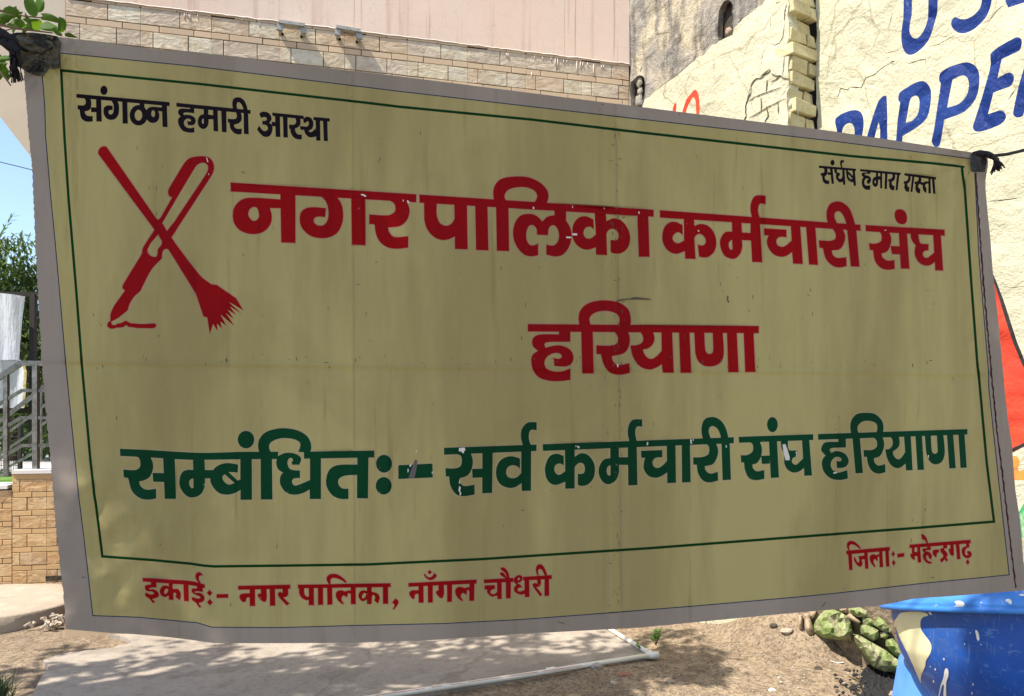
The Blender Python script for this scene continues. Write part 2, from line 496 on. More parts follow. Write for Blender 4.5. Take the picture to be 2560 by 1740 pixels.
# plaster: gently uneven sheet with thickness
def pl_surf(x, y):
    h = FAC.hit(x, y); 
    return h + FAC.n * (.010 + .003 * noise.noise(Vector((h.x * 1.5, h.z * 1.5, 0))))
b = MB(); fbox(b, -.002, S1 + .35, ZT, 6.4, -4.0, .002)
b.build("plaster", M_plaster, bld)
c0, c1 = [proj(FAC.w(s, ZT + .0)) for s in (0, S1)]
t0, t1 = [proj(FAC.w(s, 6.4)) for s in (0, S1)]
low = []
for i in range(120):
    t = i / 119; s = S1 * t
    low.append(proj(FAC.w(s, ZT + .006 + .006 * noise.noise(Vector((s * 9, 0, 0))) + .004 * noise.noise(Vector((s * 31, 0, 0))))))
P2, T = traced(low + [t1, t0], {}, (40, 40))
lay(P2, T[None], pl_surf, "plaster_coat", M_plaster, bld)
b = MB()
for i in range(119):
    a = FAC.hit(*low[i]); c = FAC.hit(*low[i + 1])
    w = .004 + .004 * abs(noise.noise(Vector((i * .37, 1, 0))))
    vs = [a + FAC.n * .0, a + FAC.n * .016, a + FAC.n * .013 + Vector((0, 0, w)), c + FAC.n * 0, c + FAC.n * .016, c + FAC.n * .013 + Vector((0, 0, w))]
    b.add(vs, [(0, 1, 4, 3), (1, 2, 5, 4)])
b.build("paint_edge", M_paint, bld)

def tile_mesh(w, h, ga, gb, d=.008, bv=.002):
    g_ = .0024
    x0, x1, z0, z1 = ga, w - gb, g_, h - g_
    v = [(x0, 0, z0), (x1, 0, z0), (x1, 0, z1), (x0, 0, z1), (x0, -d + bv, z0), (x1, -d + bv, z0), (x1, -d + bv, z1), (x0, -d + bv, z1),
         (x0 + bv, -d, z0 + bv), (x1 - bv, -d, z0 + bv), (x1 - bv, -d, z1 - bv), (x0 + bv, -d, z1 - bv)]
    f = [(8, 9, 10, 11)]
    for a, c in ((0, 4), (4, 8)):
        for i in range(4):
            j = (i + 1) % 4
            f.append((a + i, a + j, c + j, c + i))
    me = bpy.data.meshes.new("tile"); me.from_pydata(v, [], f)
    return me
CACHE = {}
def put_tile(parent, s, z, w, h, m, name, ga=.0024, gb=.0024):
    key = (round(w, 3), round(h, 3), m.name, ga, gb)
    if key not in CACHE:
        me = tile_mesh(w, h, ga, gb); me.materials.append(m); CACHE[key] = me
    o = bpy.data.objects.new(name, CACHE[key]); COL.objects.link(o)
    o.parent = parent; o.location = (s, .006 + random.uniform(-.0012, .0012) - .006, z)
    return o
def tile_rows(parent, pl, s_lo, s_hi, z_top, z_bot, seam0, visible, first_big=True, start=0, tm=None, sm=None):
    tm = tm or M_tiles; sm = sm or M_strip
    SH = .4385
    z = z_top; row = start; hid = MB(); rr = random.Random(8)
    while z > z_bot + .01:
        big = (row % 2 == 0) == first_big
        h = .106 if big else .044
        h = min(h, z - z_bot)
        if big: fr = [0, .55] if (row // 2) % 2 == 0 else [0, .175, .67]
        else: fr = [0, .26, .75]
        js = []
        k = int((s_lo - seam0) / SH) - 2
        while seam0 + k * SH < s_hi + SH:
            js += [seam0 + (k + f) * SH for f in fr]; k += 1
        js = [j for j in js if s_lo + .01 < j < s_hi - .01]; js = [s_lo] + js + [s_hi]
        for a, c in zip(js, js[1:]):
            m = rr.choice(tm) if big else sm
            isseam = lambda v: abs((v - seam0) / SH - round((v - seam0) / SH)) < .01
            if visible((a + c) / 2, z - h / 2):
                put_tile(parent, a, z - h, c - a, h, m, "tile" if big else "strip_tile", .0007 if isseam(a) else .0024, .0007 if isseam(c) else .0024)
            else:
                hid.add([pl.w(a + .003, z - h + .003, .007), pl.w(c - .003, z - h + .003, .007), pl.w(c - .003, z - .003, .007), pl.w(a + .003, z - .003, .007),
                         pl.w(a + .003, z - h + .003, -.005), pl.w(c - .003, z - h + .003, -.005), pl.w(c - .003, z - .003, -.005), pl.w(a + .003, z - .003, -.005)],
                        [(0, 1, 2, 3), (4, 5, 1, 0), (7, 3, 2, 6), (4, 0, 3, 7), (1, 5, 6, 2)])
        z -= h; row += 1
    if hid.f: tag(hid.build("tile", M_tiles[1], parent), kind="stuff", label="tiles hidden behind the banner")
def vis_fac(s, z): return z > 3.35 or (s < .55 and z < .25)
# cap course right under the plaster
k = -1
while .445 + k * .4385 < S1:
    for f in (.33, .66) if k % 2 else (0, .5):
        a = .445 + (k + f) * .4385; c = a + (.33 if k % 2 else .5) * .4385
        a = max(0, a); c = min(S1, c)
        if c - a > .03: put_tile(bld, a, ZT - .014, c - a, .02, M_strip, "cap_tile")
    k += 1
tile_rows(bld, FAC, 0, S1, 4.123, 0, .445, vis_fac)

for i, (px, py, L_) in enumerate([(461, 31, 17), (465.5, 32, 9), (471, 33, 13), (475, 33, 18), (494, 35, 11), (605, 44, 9), (649, 52, 14), (1266, 131, 10), (1270, 132, 13), (1336, 138, 10),
                            (1356, 141, 9), (1377, 143, 8), (1388, 145, 20), (1394, 146, 24), (1409, 148, 10), (1417, 149, 9), (1442, 152, 30), (1451, 153, 18), (1457, 154, 14), (1469, 156, 10), (1484, 160, 30), (1504, 163, 7), (1509, 163, 7),
                            (1329, 181, 13)]):
    a = FAC.hit(px, py, .009); c = FAC.hit(px, py + L_, .009)
    b = MB(); b.tube([a, a.lerp(c, .5), c], .0030, 6, True, .0042)
    b.build("paint_drip", M_drip, bld, True)

# two bent metal clamps at the top of the tiles
for i, (x0, y0, x1, y1, lab) in enumerate([(697, 54, 762, 62, "grey bent metal clamp left of its twin on the upper edge of the tiles"), (841, 67, 901, 76, "grey bent metal clamp right of its twin on the upper edge of the tiles")]):
    a = FAC.hit(x0 + 4, y0 + 3, .05); c = FAC.hit(x1 - 4, y1 + 3, .05)
    r = empty("wall_clamp", FAC.hit(x0, y0 + 18), FAC.ang); tag(r, lab, "clamp", "metal clamps on the tiled wall")
    up = Vector((0, 0, 1)); d = (c - a).normalized()
    b = MB(); b.sqtube(a - d * .012, c + d * .012, .045, .020); b.build("bar", M_alu, r)
    for q, sgn in ((a, 1), (c, -1)):
        b = MB()
        e = q - up * .052 - d * .004 * sgn
        b.sqtube(q - up * .008, e, .022, .040)
        b.sqtube(e + up * .004, e + up * .004 - FAC.n * .058, .020, .022)
        b.build("leg", M_alu, r)
        b = MB(); b.tube([e - FAC.n * .03 + d * .016 * sgn - up * .006, e - FAC.n * .05 + d * .016 * sgn - up * .006], .009, 8); b.build("bolt", M_black, r)

# beige slanting slab at the left end of the building
pts = [(-700, -640), (164, -640), (164, 505), (0, 292), (-700, -619)]
fr_ = [FAC.hit(x, y, -.012) for x, y in pts]
bk = [p - FAC.n * 1.6 for p in fr_]
n = len(pts)
mesh("stair_slab", fr_ + bk, [tuple(range(n))[::-1], tuple(range(n, 2 * n))] + [(i, (i + 1) % n, n + (i + 1) % n, n + i) for i in range(n)], M_beige, bld)

# ================================================================== low tiled plinth wall with cap, lawn, road
PL = Plane(at(75, 1460, 6.36), 14.1)
s0, z0 = PL.loc(-420, 1203); sA = PL.loc(31, 1200)[0]; sB = PL.loc(480, 1200)[0]
zc = PL.loc(75, 1184)[1]; zl = PL.loc(15, 1222)[1]
pw = empty("low_plinth_wall", PL.w(sA, 0), PL.ang); pw.location = PL.p
tag(pw, "low wall of warm beige stone tiles with white cap, steel railing above, left of banner", "wall")
b = MB(); fbox(b, s0, sA, -.1, zl, -.30, -.006, PL); fbox(b, sA, sB, -.1, zc, -.30, -.006, PL); b.build("core", M_grout, pw)
seam = PL.loc(117.7, 1300)[0]
def visp(s, z): return s > PL.loc(-30, 1300)[0] and s < PL.loc(170, 1300)[0]
tile_rows(pw, PL, sA, sB, zc - .045 + .0, .02, seam, visp, tm=M_warm, sm=M_strip2)
zz = zc - .045 - .150
tile_rows(pw, PL, s0, sA, zz + .106 if zz + .106 < zl else zl - .01, .02, seam, visp, tm=M_warm, sm=M_strip2)
b = MB(); fbox(b, sA, sB, zc - .045, zc - .004, -.006, .006, PL); b.build("edge_band", M_strip2, pw)
b = MB(); fbox(b, s0, sA - .03, zl, zl + .03, -.33, .02, PL); b.build("cap_stone", M_white, pw)
b = MB(); fbox(b, sA, sB, zc, zc + .03, -.33, .02, PL); b.build("cap_stone", M_white, pw)
b = MB(); x_, z_ = PL.loc(115, 1452); x2, z2 = PL.loc(158, 1438); fbox(b, x_, x2, z_, z2, 0, .0105, PL); b.build("broken_corner", M_dark, pw)
TZ = zl - .03
b = MB()
q = [PL.w(s0 - 3, TZ, -.3), PL.w(sB + 2, TZ, -.3), PL.w(sB + 2, TZ, -3.2), PL.w(s0 - 3, TZ, -3.2)]
b.add(q + [v + Vector((0, 0, -.9)) for v in q], [(0, 1, 2, 3), (7, 6, 5, 4), (0, 4, 5, 1), (1, 5, 6, 2), (2, 6, 7, 3), (3, 7, 4, 0)])
tag(b.build("lawn", M_grass), kind="structure")
b = MB()
q = [PL.w(s0 - 20, TZ - .03, -3.2), PL.w(sB + 12, TZ - .03, -3.2), PL.w(sB + 12, TZ - .03, -60), PL.w(s0 - 20, TZ - .03, -60)]
b.add(q, [(0, 1, 2, 3)])
tag(b.build("road", M_road), kind="structure")

# steel railing
def rail(pl_off, label, seg, posts, rear=False):
    plr = Plane(PL.w(0, 0, pl_off), 14.1)
    r = empty("steel_railing", plr.hit(posts[-1][0], 1178)); r.location.z = zc + .03
    tag(r, label, "railing", "stainless steel stair railings")
    for pts_, w in seg:
        for (x0, y0), (x1, y1) in zip(pts_, pts_[1:]):
            b = MB(); b.sqtube(plr.hit(x0, y0), plr.hit(x1, y1), w); b.build("rail", M_steel, r)
    for x, ya, yb, w in posts:
        b = MB(); b.sqtube(plr.hit(x, ya), plr.hit(x, yb), w, w); b.build("post", M_steel, r)
        b = MB(); c = plr.hit(x, yb); b.box(c.x - .05, c.x + .05, c.y - .05, c.y + .05, c.z - .01, c.z + .008); b.build("base_plate", M_steel, r)
rail(-.15, "stainless steel stair railing on the white cap stone, nearer of two",
     [([(-80, 990), (0, 943), (53, 908), (200, 910)], .042), ([(-80, 1050), (0, 1009), (55, 976), (200, 978)], .026), ([(-80, 1112), (0, 1075), (54, 1044), (200, 1046)], .026), ([(-80, 1176), (0, 1146), (54, 1114), (200, 1112)], .026)],
     [(16, 935, 1186, .034), (90, 910, 1176, .042)])
rail(-1.5, "stainless steel stair railing climbing to the right, farther of two",
     [([(-60, 1100), (60, 1006), (200, 900)], .036), ([(-60, 1140), (60, 1052), (200, 945)], .022), ([(-60, 1175), (60, 1095), (200, 992)], .022), ([(-30, 1195), (80, 1135), (200, 1060)], .022)],
     [(101, 975, 1150, .024), (170, 930, 1130, .024)])
# ================================================================== tarpaulin shelter, fence, far tree
shel = Plane(at(40, 900, 9.0), 6.0)
r = empty("tarpaulin_shelter", at(40, 1180, 9.0)); tag(r, "white tarpaulin sheets hung from a dark metal frame, behind the steel railing", "shelter")
M_tarp = mat("white_tarpaulin", (.62, .63, .66), .55, mix=[('noise', (5, 5, .8), .4, .7, (.5, .51, .54), .6)], bump=[((9, 9, 1.2), .9, .06), (30, .3, .01)], trans=.25)
M_rusty = mat("rust_stained_edge", (.50, .33, .08), .8, mix=[('noise', 20, .45, .6, (.65, .58, .45), .8)])
M_iron = mat("dark_iron", (.035, .028, .024), .7, metal=.2)
def sheet_w(pts, name, m, amp=.05, pl=shel, par=None, step=(9, 24)):
    c = contour(pts)
    def sf(x, y):
        h = pl.hit(x, y); w = amp * (math.sin(h.x * 17 + 1.3 * math.sin(h.z * 2)) * .5 + noise.noise(Vector((h.x * 5, h.z * 1.2, 3))))
        return h + pl.n * w
    P, T = traced(c, {}, step); return lay(P, T[None], sf, name, m, par)
sheet_w("-260,736 -60,731 0,732 35,737 62,741 56,800 51,860 50,905 52,960 20,1000 -260,1010", "curtain", M_tarp, .05, shel, r)
sheet_w("-260,905 10,900 45,898 61,912 66,930 63,1020 -260,1022", "curtain", M_tarp, .05, Plane(at(40, 900, 8.7), 6.0), r)
sheet_w("55,906 62,912 67,930 64,975 62,1018 56,1018 58,960 60,930", "stained_edge", M_rusty, .0, Plane(at(40, 900, 8.62), 6.0), r)
for (x0, y0), (x1, y1), w in [((-260, 728), (170, 738), .045), ((84, 736), (80, 1120), .06), ((-200, 736), (-200, 1120), .05), ((150, 738), (150, 1120), .05), ((-260, 1022), (180, 1026), .08), ((-260, 1050), (180, 1052), .06)]:
    b = MB(); b.sqtube(shel.hit(x0, y0, -.12), shel.hit(x1, y1, -.12), w); b.build("frame_bar", M_iron, r)
b = MB(); q = [(16, 770), (20, 758), (17, 820), (12, 900), (6, 905), (11, 830)]
# mesh fence
fp = Plane(at(20, 1100, 8.2), 4.0)
r = empty("mesh_fence", fp.hit(-60, 1190)); tag(r, "black welded mesh fence panel standing on the lawn behind the railing", "fence")
x = -270
b = MB()
while x < 50:
    b.tube([fp.hit(x, 1050), fp.hit(x, 1186)], .0035, 4, False); x += 6.2
y = 1056
while y < 1186:
    b.tube([fp.hit(-270, y), fp.hit(50, y - .5)], .0035, 4, False); y += 12
tag(b.build("mesh_wire", M_iron, r), kind="stuff")
for x in (50, -110, -270):
    b = MB(); b.sqtube(fp.hit(x, 1045), fp.hit(x, 1190), .035); b.build("post", M_iron, r)
for y in (1048, 1112, 1184):
    b = MB(); b.sqtube(fp.hit(-270, y), fp.hit(50, y), .022); b.build("rail", M_iron, r)

def leaf_shape(b, c, d, up, L_, Wd, curl=.12):
    """one pointed leaf of 6 triangles"""
    d = d.normalized(); s = d.cross(up)
    if s.length < .05: s = Vector((1, 0, 0))
    s.normalize(); u = s.cross(d)
    p = [c, c + d * L_ * .38 + s * Wd * .5 + u * curl * Wd, c + d * L_, c + d * L_ * .38 - s * Wd * .5 + u * curl * Wd, c + d * L_ * .42 - u * curl * Wd * .3, c + d * L_ * .72 + s * Wd * .3, c + d * L_ * .72 - s * Wd * .3]
    b.add(p, [(0, 1, 4), (1, 5, 4), (5, 2, 4), (2, 6, 4), (6, 3, 4), (3, 0, 4)])
def rvec(rn):
    while True:
        v = Vector((rn.uniform(-1, 1), rn.uniform(-1, 1), rn.uniform(-1, 1)))
        if .05 < v.length < 1: return v
def far_tree(cx, cy, base, label, puffs, nleaf, L_, seed, trunk, sprigs=(), up=0.0):
    puffs = [(p[0], p[1], p[2] + up, p[3]) for p in puffs]; sprigs = [(q[0], q[1], q[2] + up, q[3], q[4], q[5] + up) for q in sprigs]
    rn = random.Random(seed)
    r = empty("leafy_tree", (cx, cy, base)); tag(r, label, "tree")
    b = MB(); b.tube([Vector((cx, cy, base)), Vector((cx + .1, cy, base + trunk * .5)), Vector((cx - .1, cy, base + trunk))], .14, 8, True, .07)
    b.build("trunk", M_bark, r, True)
    b = MB()
    for (px, py, pz, rad) in puffs:
        b.tube([Vector((cx, cy, base + trunk * .7)), Vector(((cx + px) / 2 + .1, (cy + py) / 2, (base + trunk + pz) / 2)), Vector((px, py, pz))], .05, 6, True, .015)
    b.build("branch", M_bark, r, True)
    b = MB()
    tot = sum(p[3] ** 2 for p in puffs)
    for (px, py, pz, rad) in puffs:
        for i in range(int(nleaf * rad ** 2 / tot)):
            v = rvec(rn); v = v.normalized() * (v.length ** .5)
            if noise.noise(Vector((v.x * 3 + px, v.y * 3, v.z * 3 + pz))) < -.12: continue
            c = Vector((px, py, pz)) + Vector((v.x * rad, v.y * rad, v.z * rad * .85))
            dd = rvec(rn); dd.z -= .5
            leaf_shape(b, c, dd, Vector((0, 0, 1)), L_ * rn.uniform(.6, 1.2), L_ * .26)
    for (sx, sy, sz, ex, ey, ez) in sprigs:
        a = Vector((sx, sy, sz)); e = Vector((ex, ey, ez))
        for i in range(26):
            t = i / 25; c = a.lerp(e, t); dd = (e - a).normalized() + rvec(rn) * .9
            leaf_shape(b, c, dd, Vector((0, 0, 1)), L_ * .8, L_ * .2)
    tag(b.build("foliage", M_leaf2, r), kind="stuff")
    return r
a = at(30, 800, 12.5)
far_tree(a.x, 12.5, .75, "green leafy tree with thin drooping leaves above the white tarpaulin", [(a.x - .3, 12.3, 3.2, .75), (a.x + .3, 12.6, 2.7, .7), (a.x - .9, 12.6, 3.0, .9), (a.x + .35, 12.2, 2.1, .6), (a.x - .2, 12.7, 2.3, .7), (a.x - 1.4, 12.4, 3.6, .8), (a.x + .1, 12.8, 3.3, .8), (a.x + .2, 12.6, 1.5, .9), (a.x + .3, 12.8, .9, .8)], 24000, .15, 4, 1.6,
         [(a.x - .3, 12.3, 3.5, a.x - .05, 12.2, 4.35), (a.x - .2, 12.3, 3.6, a.x + .2, 12.2, 4.1), (a.x - .6, 12.3, 3.8, a.x - .4, 12.2, 4.5), (a.x + .1, 12.4, 3.0, a.x + .45, 12.2, 3.75)], .55)
a = at(110, 950, 16)
far_tree(a.x, 16, .75, "dense dark bush behind the dark frame pole, seen between tarpaulin and banner", [(a.x - .2, 16, 1.7, 1.0), (a.x + .5, 16.2, 2.2, 1.0), (a.x + .6, 15.8, 1.3, .9), (a.x - .6, 16.1, 2.9, .8), (a.x + .3, 16.1, 3.0, .7)], 15000, .19, 9, .9)
# thin overhead wire in the sky
b = MB(); b.tube([at(-500, 300, 14), at(0, 405, 14), at(90, 427, 14), at(500, 545, 14)], .008, 5)
tag(b.build("overhead_wire", M_black), "thin dark overhead wire crossing the sky left of the banner", "wire")

# ================================================================== rough cream wall with broken corner
YW = Plane(CORNER, -56.5)
ydis = lambda x, y: .022 * noise.noise(Vector((x * 1.1, y * 1.1, 2))) + .010 * noise.noise(Vector((x * 4.5, y * 4.5, 6))) + .0035 * noise.noise(Vector((x * 14, y * 14, 9)))
rw = empty("old_boundary_wall", CORNER, YW.ang); tag(rw, "rough old wall, grey render above and cream paint below, ending in a broken brick corner", "wall")
sE = YW.loc(1983, 300)[0]; ZW = 5.2
def yc(s, z): return proj(YW.w(s, z))
left_edge = [(1572 + 3 * noise.noise(Vector((y * .02, 0, 0))), y) for y in range(1560, -520, -26)]
edge_r = [(1975 + 7 * noise.noise(Vector((y * .04, 4, 0))) + 4 * noise.noise(Vector((y * .15, 2, 0))), y) for y in range(-520, 1640, 14)]
out = left_edge + edge_r
X4 = (1540, 0, 4.469)
gray = contour("-100,-2600 2100,-2600 1960,-400 1720,-60 1660,60 1560,110 1430,240 1390,290 1330,340 1330,395 1180,470 1150,500 1100,505 1030,590 1000,620 930,640 900,680 840,720 770,780 700,830 650,880 560,930 520,960 430,1030 390,1080 330,1110 300,1190 280,1300 -100,1300", *X4)
hole1 = contour("1175,150~ 1195,90~ 1240,20~ 1290,15~ 1325,60~ 1318,120~ 1325,180~ 1318,270~ 1335,330~ 1330,380~ 1250,430~ 1180,445~ 1165,380~ 1172,260~", *X4)
hole2 = contour("165,930~ 200,890~ 240,845~ 295,850~ 320,900~ 325,960~ 320,1040~ 305,1110~ 300,1185 170,1185", *X4)
bzone = contour("1470,1160 1520,1030 1530,960 1590,880 1660,860 1700,830 1740,790 1760,830 1840,850 1890,870 2050,880 2050,7200 1000,7200 1250,2400 1440,1420 1470,1300", *X4)
red1 = contour("700,1400 740,1300 760,1220~ 800,1110~ 850,1050~ 900,1008~ 935,1050~ 948,1140~ 945,1300 940,1400 905,1400 908,1170~ 885,1095~ 850,1130~ 815,1190~ 795,1260 780,1400", *X4)
red2 = contour("600,1400 635,1245 645,1190~ 665,1155~ 680,1158 680,1200 672,1260 650,1400", *X4)
def contour_stroke(pts, w, o):
    q = []
    for i, (a, c) in enumerate(zip(pts, pts[1:])):
        l = math.hypot(c[0] - a[0], c[1] - a[1]); k = max(1, int(l / 22))
        for j in range(k):
            t = j / k; q.append((a[0] + (c[0] - a[0]) * t + 7 * noise.noise(Vector((a[0] + t * 90, a[1] * .1, 1))), a[1] + (c[1] - a[1]) * t + 7 * noise.noise(Vector((a[0] * .1, a[1] + t * 90, 4)))))
    q.append(pts[-1])
    q = [(o[0] + x / o[2], o[1] + y / o[2]) for x, y in q]
    ws = [max(.5, w / o[2] * (1 - abs(2 * i / (len(q) - 1) - 1) ** 3) * (1 + .8 * noise.noise(Vector((i * .9, w, 0))))) for i in range(len(q))]
    return stroke(q, ws)
YCR = [([(420, 1035), (560, 930), (700, 840), (800, 750), (880, 680), (905, 600)], 13), ([(1380, 260), (1480, 190), (1560, 120), (1640, 60)], 9), ([(1900, 270), (1885, 420), (1850, 490), (1800, 515), (1730, 485)], 12), ([(1930, 40), (1905, 150), (1900, 260)], 14), ([(1905, 640), (1895, 760), (1880, 850)], 12),  # strokes along the grey render's edge paint its lip shadow; others are cracks
       ([(1470, 1160), (1510, 1060), (1530, 960), (1590, 880)], 6), ([(1640, 870), (1700, 820), (1750, 780)], 18), ([(1710, 900), (1705, 960), (1700, 1030)], 12), ([(1640, 1100), (1645, 1180), (1640, 1250)], 12), ([(1700, 1190), (1720, 1290), (1680, 1370)], 12), ([(1830, 1150), (1835, 1280)], 9), ([(1460, 1300), (1470, 1200)], 5),
       ([(1500, 1330), (1640, 1250), (1740, 1190), (1900, 1110)], 9), ([(1480, 1150), (1560, 1090), (1660, 1055), (1860, 985)], 9), ([(1750, 920), (1800, 900), (1850, 850), (1890, 860)], 12), ([(1745, 200), (1750, 330)], 4), ([(1520, 480), (1440, 670)], 4), ([(1710, 510), (1660, 620), (1650, 760)], 4), ([(1120, 600), (1130, 900)], 4), ([(430, 380), (600, 360)], 5), ([(260, 800), (280, 740)], 6), ([(720, 370), (730, 440), (680, 500)], 8)]
bzone = [(p[0] + 5 * noise.noise(Vector((p[0] * .07, p[1] * .07, 3))), p[1] + 6 * noise.noise(Vector((p[0] * .08, p[1] * .06, 9)))) for c_ in [0] for i in range(len(bzone)) for t in (0, .33, .66) for p in [(bzone[i][0] + (bzone[(i + 1) % len(bzone)][0] - bzone[i][0]) * t, bzone[i][1] + (bzone[(i + 1) % len(bzone)][1] - bzone[i][1]) * t)]]
def ysurf(x, y):
    s, z = YW.loc(x, y); return YW.w(s, z, .012 + ydis(s + 3, z))
P2, T = traced(out, {'gray': ([gray], []), 'red': ([red1, red2], []), 'brick': ([bzone], []), 'crack': ([contour_stroke(p, w, X4) for p, w in YCR], []), 'hole': ([hole1, hole2], [])}, 9.5, .3)
def lift(fn, o, pl): return lambda x, y: fn(x, y) + pl.n * o
lay(P2, T[None], ysurf, "painted_render", M_cream, rw)
lay(P2, T['gray'], lift(ysurf, -.006, YW), "cement_render", M_gray, rw)
lay(P2, T['red'], ysurf, "painted_lettering", M_redp, rw)
lay(P2, T['brick'], lift(ysurf, -.008, YW), "mortar", M_cream, rw)
b = MB(); fbox(b, -.05, sE - .14, 0, ZW, -.20, -.075, YW); b.build("core", M_mortar, rw)
# torn edge of the render, a lip around holes and along the brick zone
def lipband(c, name, m, fn, depth=.05, pl=YW, closed=True):
    b = MB(); n = len(c)
    for i in range(n if closed else n - 1):
        a = fn(*c[i]); d = fn(*c[(i + 1) % n])
        b.add([a, d, d - pl.n * depth, a - pl.n * depth], [(0, 1, 2, 3)])
    return b.build(name, m, rw)
lipband(hole1, "cavity_edge", M_gray, ysurf); lipband(hole2, "cavity_edge", M_gray, ysurf)
lipband(bzone[:36], "render_edge", M_cream, ysurf, .006, YW, False)
lay(P2, T['crack'], lift(ysurf, -.003, YW), "crack", M_crack_and_lip, rw)["kind"] = "stuff"  # cracks together with the painted lip shadow
lay(P2, T['hole'], lift(ysurf, -.058, YW), "cavity_back", M_dark, rw)
lipband(edge_r, "render_edge", M_cream, ysurf, .09, YW, False)
def segdist(p, c):
    m = 1e9; n = len(c)
    for i in range(n):
        x1, y1 = c[i - 1]; x2, y2 = c[i]; dx, dy = x2 - x1, y2 - y1
        t = max(0, min(1, ((p[0] - x1) * dx + (p[1] - y1) * dy) / (dx * dx + dy * dy + 1e-9)))
        m = min(m, math.hypot(p[0] - x1 - t * dx, p[1] - y1 - t * dy))
    return m
def lump(poly, pl, off, th, m, name, parent, seed=1, rim=5.0, rough=.3):
    """stone or brick seen as an outline: own thickness, rounded rim, uneven face"""
    c = []
    for i in range(len(poly)):
        p, q = poly[i - 1], poly[i]; l = math.hypot(q[0] - p[0], q[1] - p[1]); k = max(1, int(l / 6))
        for j in range(k): c.append((p[0] + (q[0] - p[0]) * j / k, p[1] + (q[1] - p[1]) * j / k))
    rn_ = random.Random(seed); ta, tb = rn_.uniform(-.004, .004), rn_.uniform(-.004, .004)
    cx = sum(p[0] for p in c) / len(c); cy = sum(p[1] for p in c) / len(c)
    P, T_ = traced(c, {}, 5.0 if m is not M_moss else 11.0, .35)
    V = []; on = {}
    for p in P:
        d = segdist(p, c)
        h = th * (1 - math.exp(-d / rim)) * .6 + rough * th * (noise.noise(Vector((p[0] * .035, p[1] * .035, seed * 3.1))) + .4 * noise.noise(Vector((p[0] * .12, p[1] * .12, seed)))) * min(1, d / rim)
        h += ((p[0] - cx) * ta + (p[1] - cy) * tb) * th
        V.append(pl.hit(p[0], p[1], off + (h if d > .2 else 0)))
    F = []
    for f in T_[None]:
        a, b_, d_ = (V[k] for k in f)
        F.append(tuple(f) if (b_ - a).cross(d_ - a).dot(EYE - a) > 0 else tuple(f)[::-1])
    n0 = len(V); n = len(c)
    for p in c: V.append(pl.hit(p[0], p[1], off))
    for p in c: V.append(pl.hit(cx + (p[0] - cx) * .93, cy + (p[1] - cy) * .93, off - th))
    for k in range(n): F.append((n0 + k, n0 + (k + 1) % n, n0 + n + (k + 1) % n, n0 + n + k))
    F.append(tuple(range(n0 + n, n0 + 2 * n)))
    o = mesh(name, V, F, m, parent, smooth=False)
    o.data.polygons.foreach_set("use_smooth", [len(q.vertices) == 3 and m is not M_moss for q in o.data.polygons])
    return o
for i, s in enumerate(["1530,960 1560,890 1690,880 1700,1020 1600,1050 1520,1070", "1712,900 1750,850 1840,880 1842,980 1710,1030", "1650,1070 1900,980 1930,1000 1925,1080 1720,1180 1650,1205", "1515,1160 1640,1090 1642,1240 1520,1295",
                       "1730,1190 1830,1150 1832,1290 1730,1325", "1842,1168 1965,1120 1968,1225 1842,1275", "1500,1345 1700,1215 1722,1310 1680,1380 1500,1450", "1722,1345 1960,1262 1960,1400 1730,1440", "1478,1190 1508,1170 1512,1290 1480,1300", "1790,860 1880,870 1940,960 1850,975", "1500,1470 1720,1400 1720,1530 1500,1600", "1735,1460 1960,1410 1960,1530 1735,1560"]):
    lump(contour(s, *X4), YW, -.012 + .004 * (i % 3), .024, M_cream, "brick", rw, i, 2.0, .45)
for i, s in enumerate(["1235,150 1300,115 1318,190 1290,260 1235,230", "1205,310 1290,265 1320,320 1300,380 1235,420 1200,390", "1180,100 1230,60 1250,110 1215,150"]): lump(contour(s, *X4), YW, -.045, .03, M_stone, "stone", rw, 20 + i)
for i, s in enumerate(["215,890~ 250,855~ 290,870~ 295,930 260,990 225,960", "240,1000 290,970 300,1040 260,1060 240,1040", "220,1080 290,1050 300,1180 215,1180"]): lump(contour(s, *X4), YW, -.03, .03, M_gray, "stone", rw, 30 + i)

# end face of bricks, turned to the camera
PE = YW.w(sE, 0)
EF = Plane(PE, 33.5)
uE = EF.loc(2043, 300)[0]
rn = random.Random(21)
z = 0.0; k = 0; bh = .0865
hidb = MB()
def brickbox(b, s0, s1, z0, z1, d0, d1, jit):
    vs = []
    for zz_ in (z0, z1):
        for s_, d_ in ((s0, d0), (s1, d0), (s1, d1), (s0, d1)):
            vs.append(EF.w(s_ + rn.uniform(-jit, jit), zz_ + rn.uniform(-jit, jit), d_ + rn.uniform(-jit, jit)))
    b.add(vs, [(3, 2, 1, 0), (4, 5, 6, 7), (0, 1, 5, 4), (1, 2, 6, 5), (2, 3, 7, 6), (3, 0, 4, 7)])
while z < ZW:
    cuts = [(0, uE)] if k % 2 == 0 else [(0, uE * rn.uniform(.55, .7)), (0, uE)]
    parts_ = [(0.0, uE)] if k % 2 == 0 and rn.random() < .8 else [(0.0, uE * .62), (uE * .64, uE)]
    dj = rn.uniform(-.030, .014)
    for (a_, c_) in parts_:
        if z > 3.05:
            b = MB(); brickbox(b, a_ - rn.uniform(-.008, .02), c_ - rn.uniform(0, .02), z + .006, z + bh - .006, -.12, dj + rn.uniform(-.012, .012), .009)
            o = b.build("brick", M_cream_shade, rw)
            md = o.modifiers.new("bevel", 'BEVEL'); md.width = .006; md.segments = 2
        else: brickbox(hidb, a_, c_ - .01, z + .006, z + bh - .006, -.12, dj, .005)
    z += bh; k += 1
tag(hidb.build("brick", M_cream_shade, rw), kind="stuff")
b = MB()
vs = [EF.w(s_, z_, o_) for z_ in (0, ZW) for o_ in (-.20, -.055) for s_ in (.006, uE - .006)]
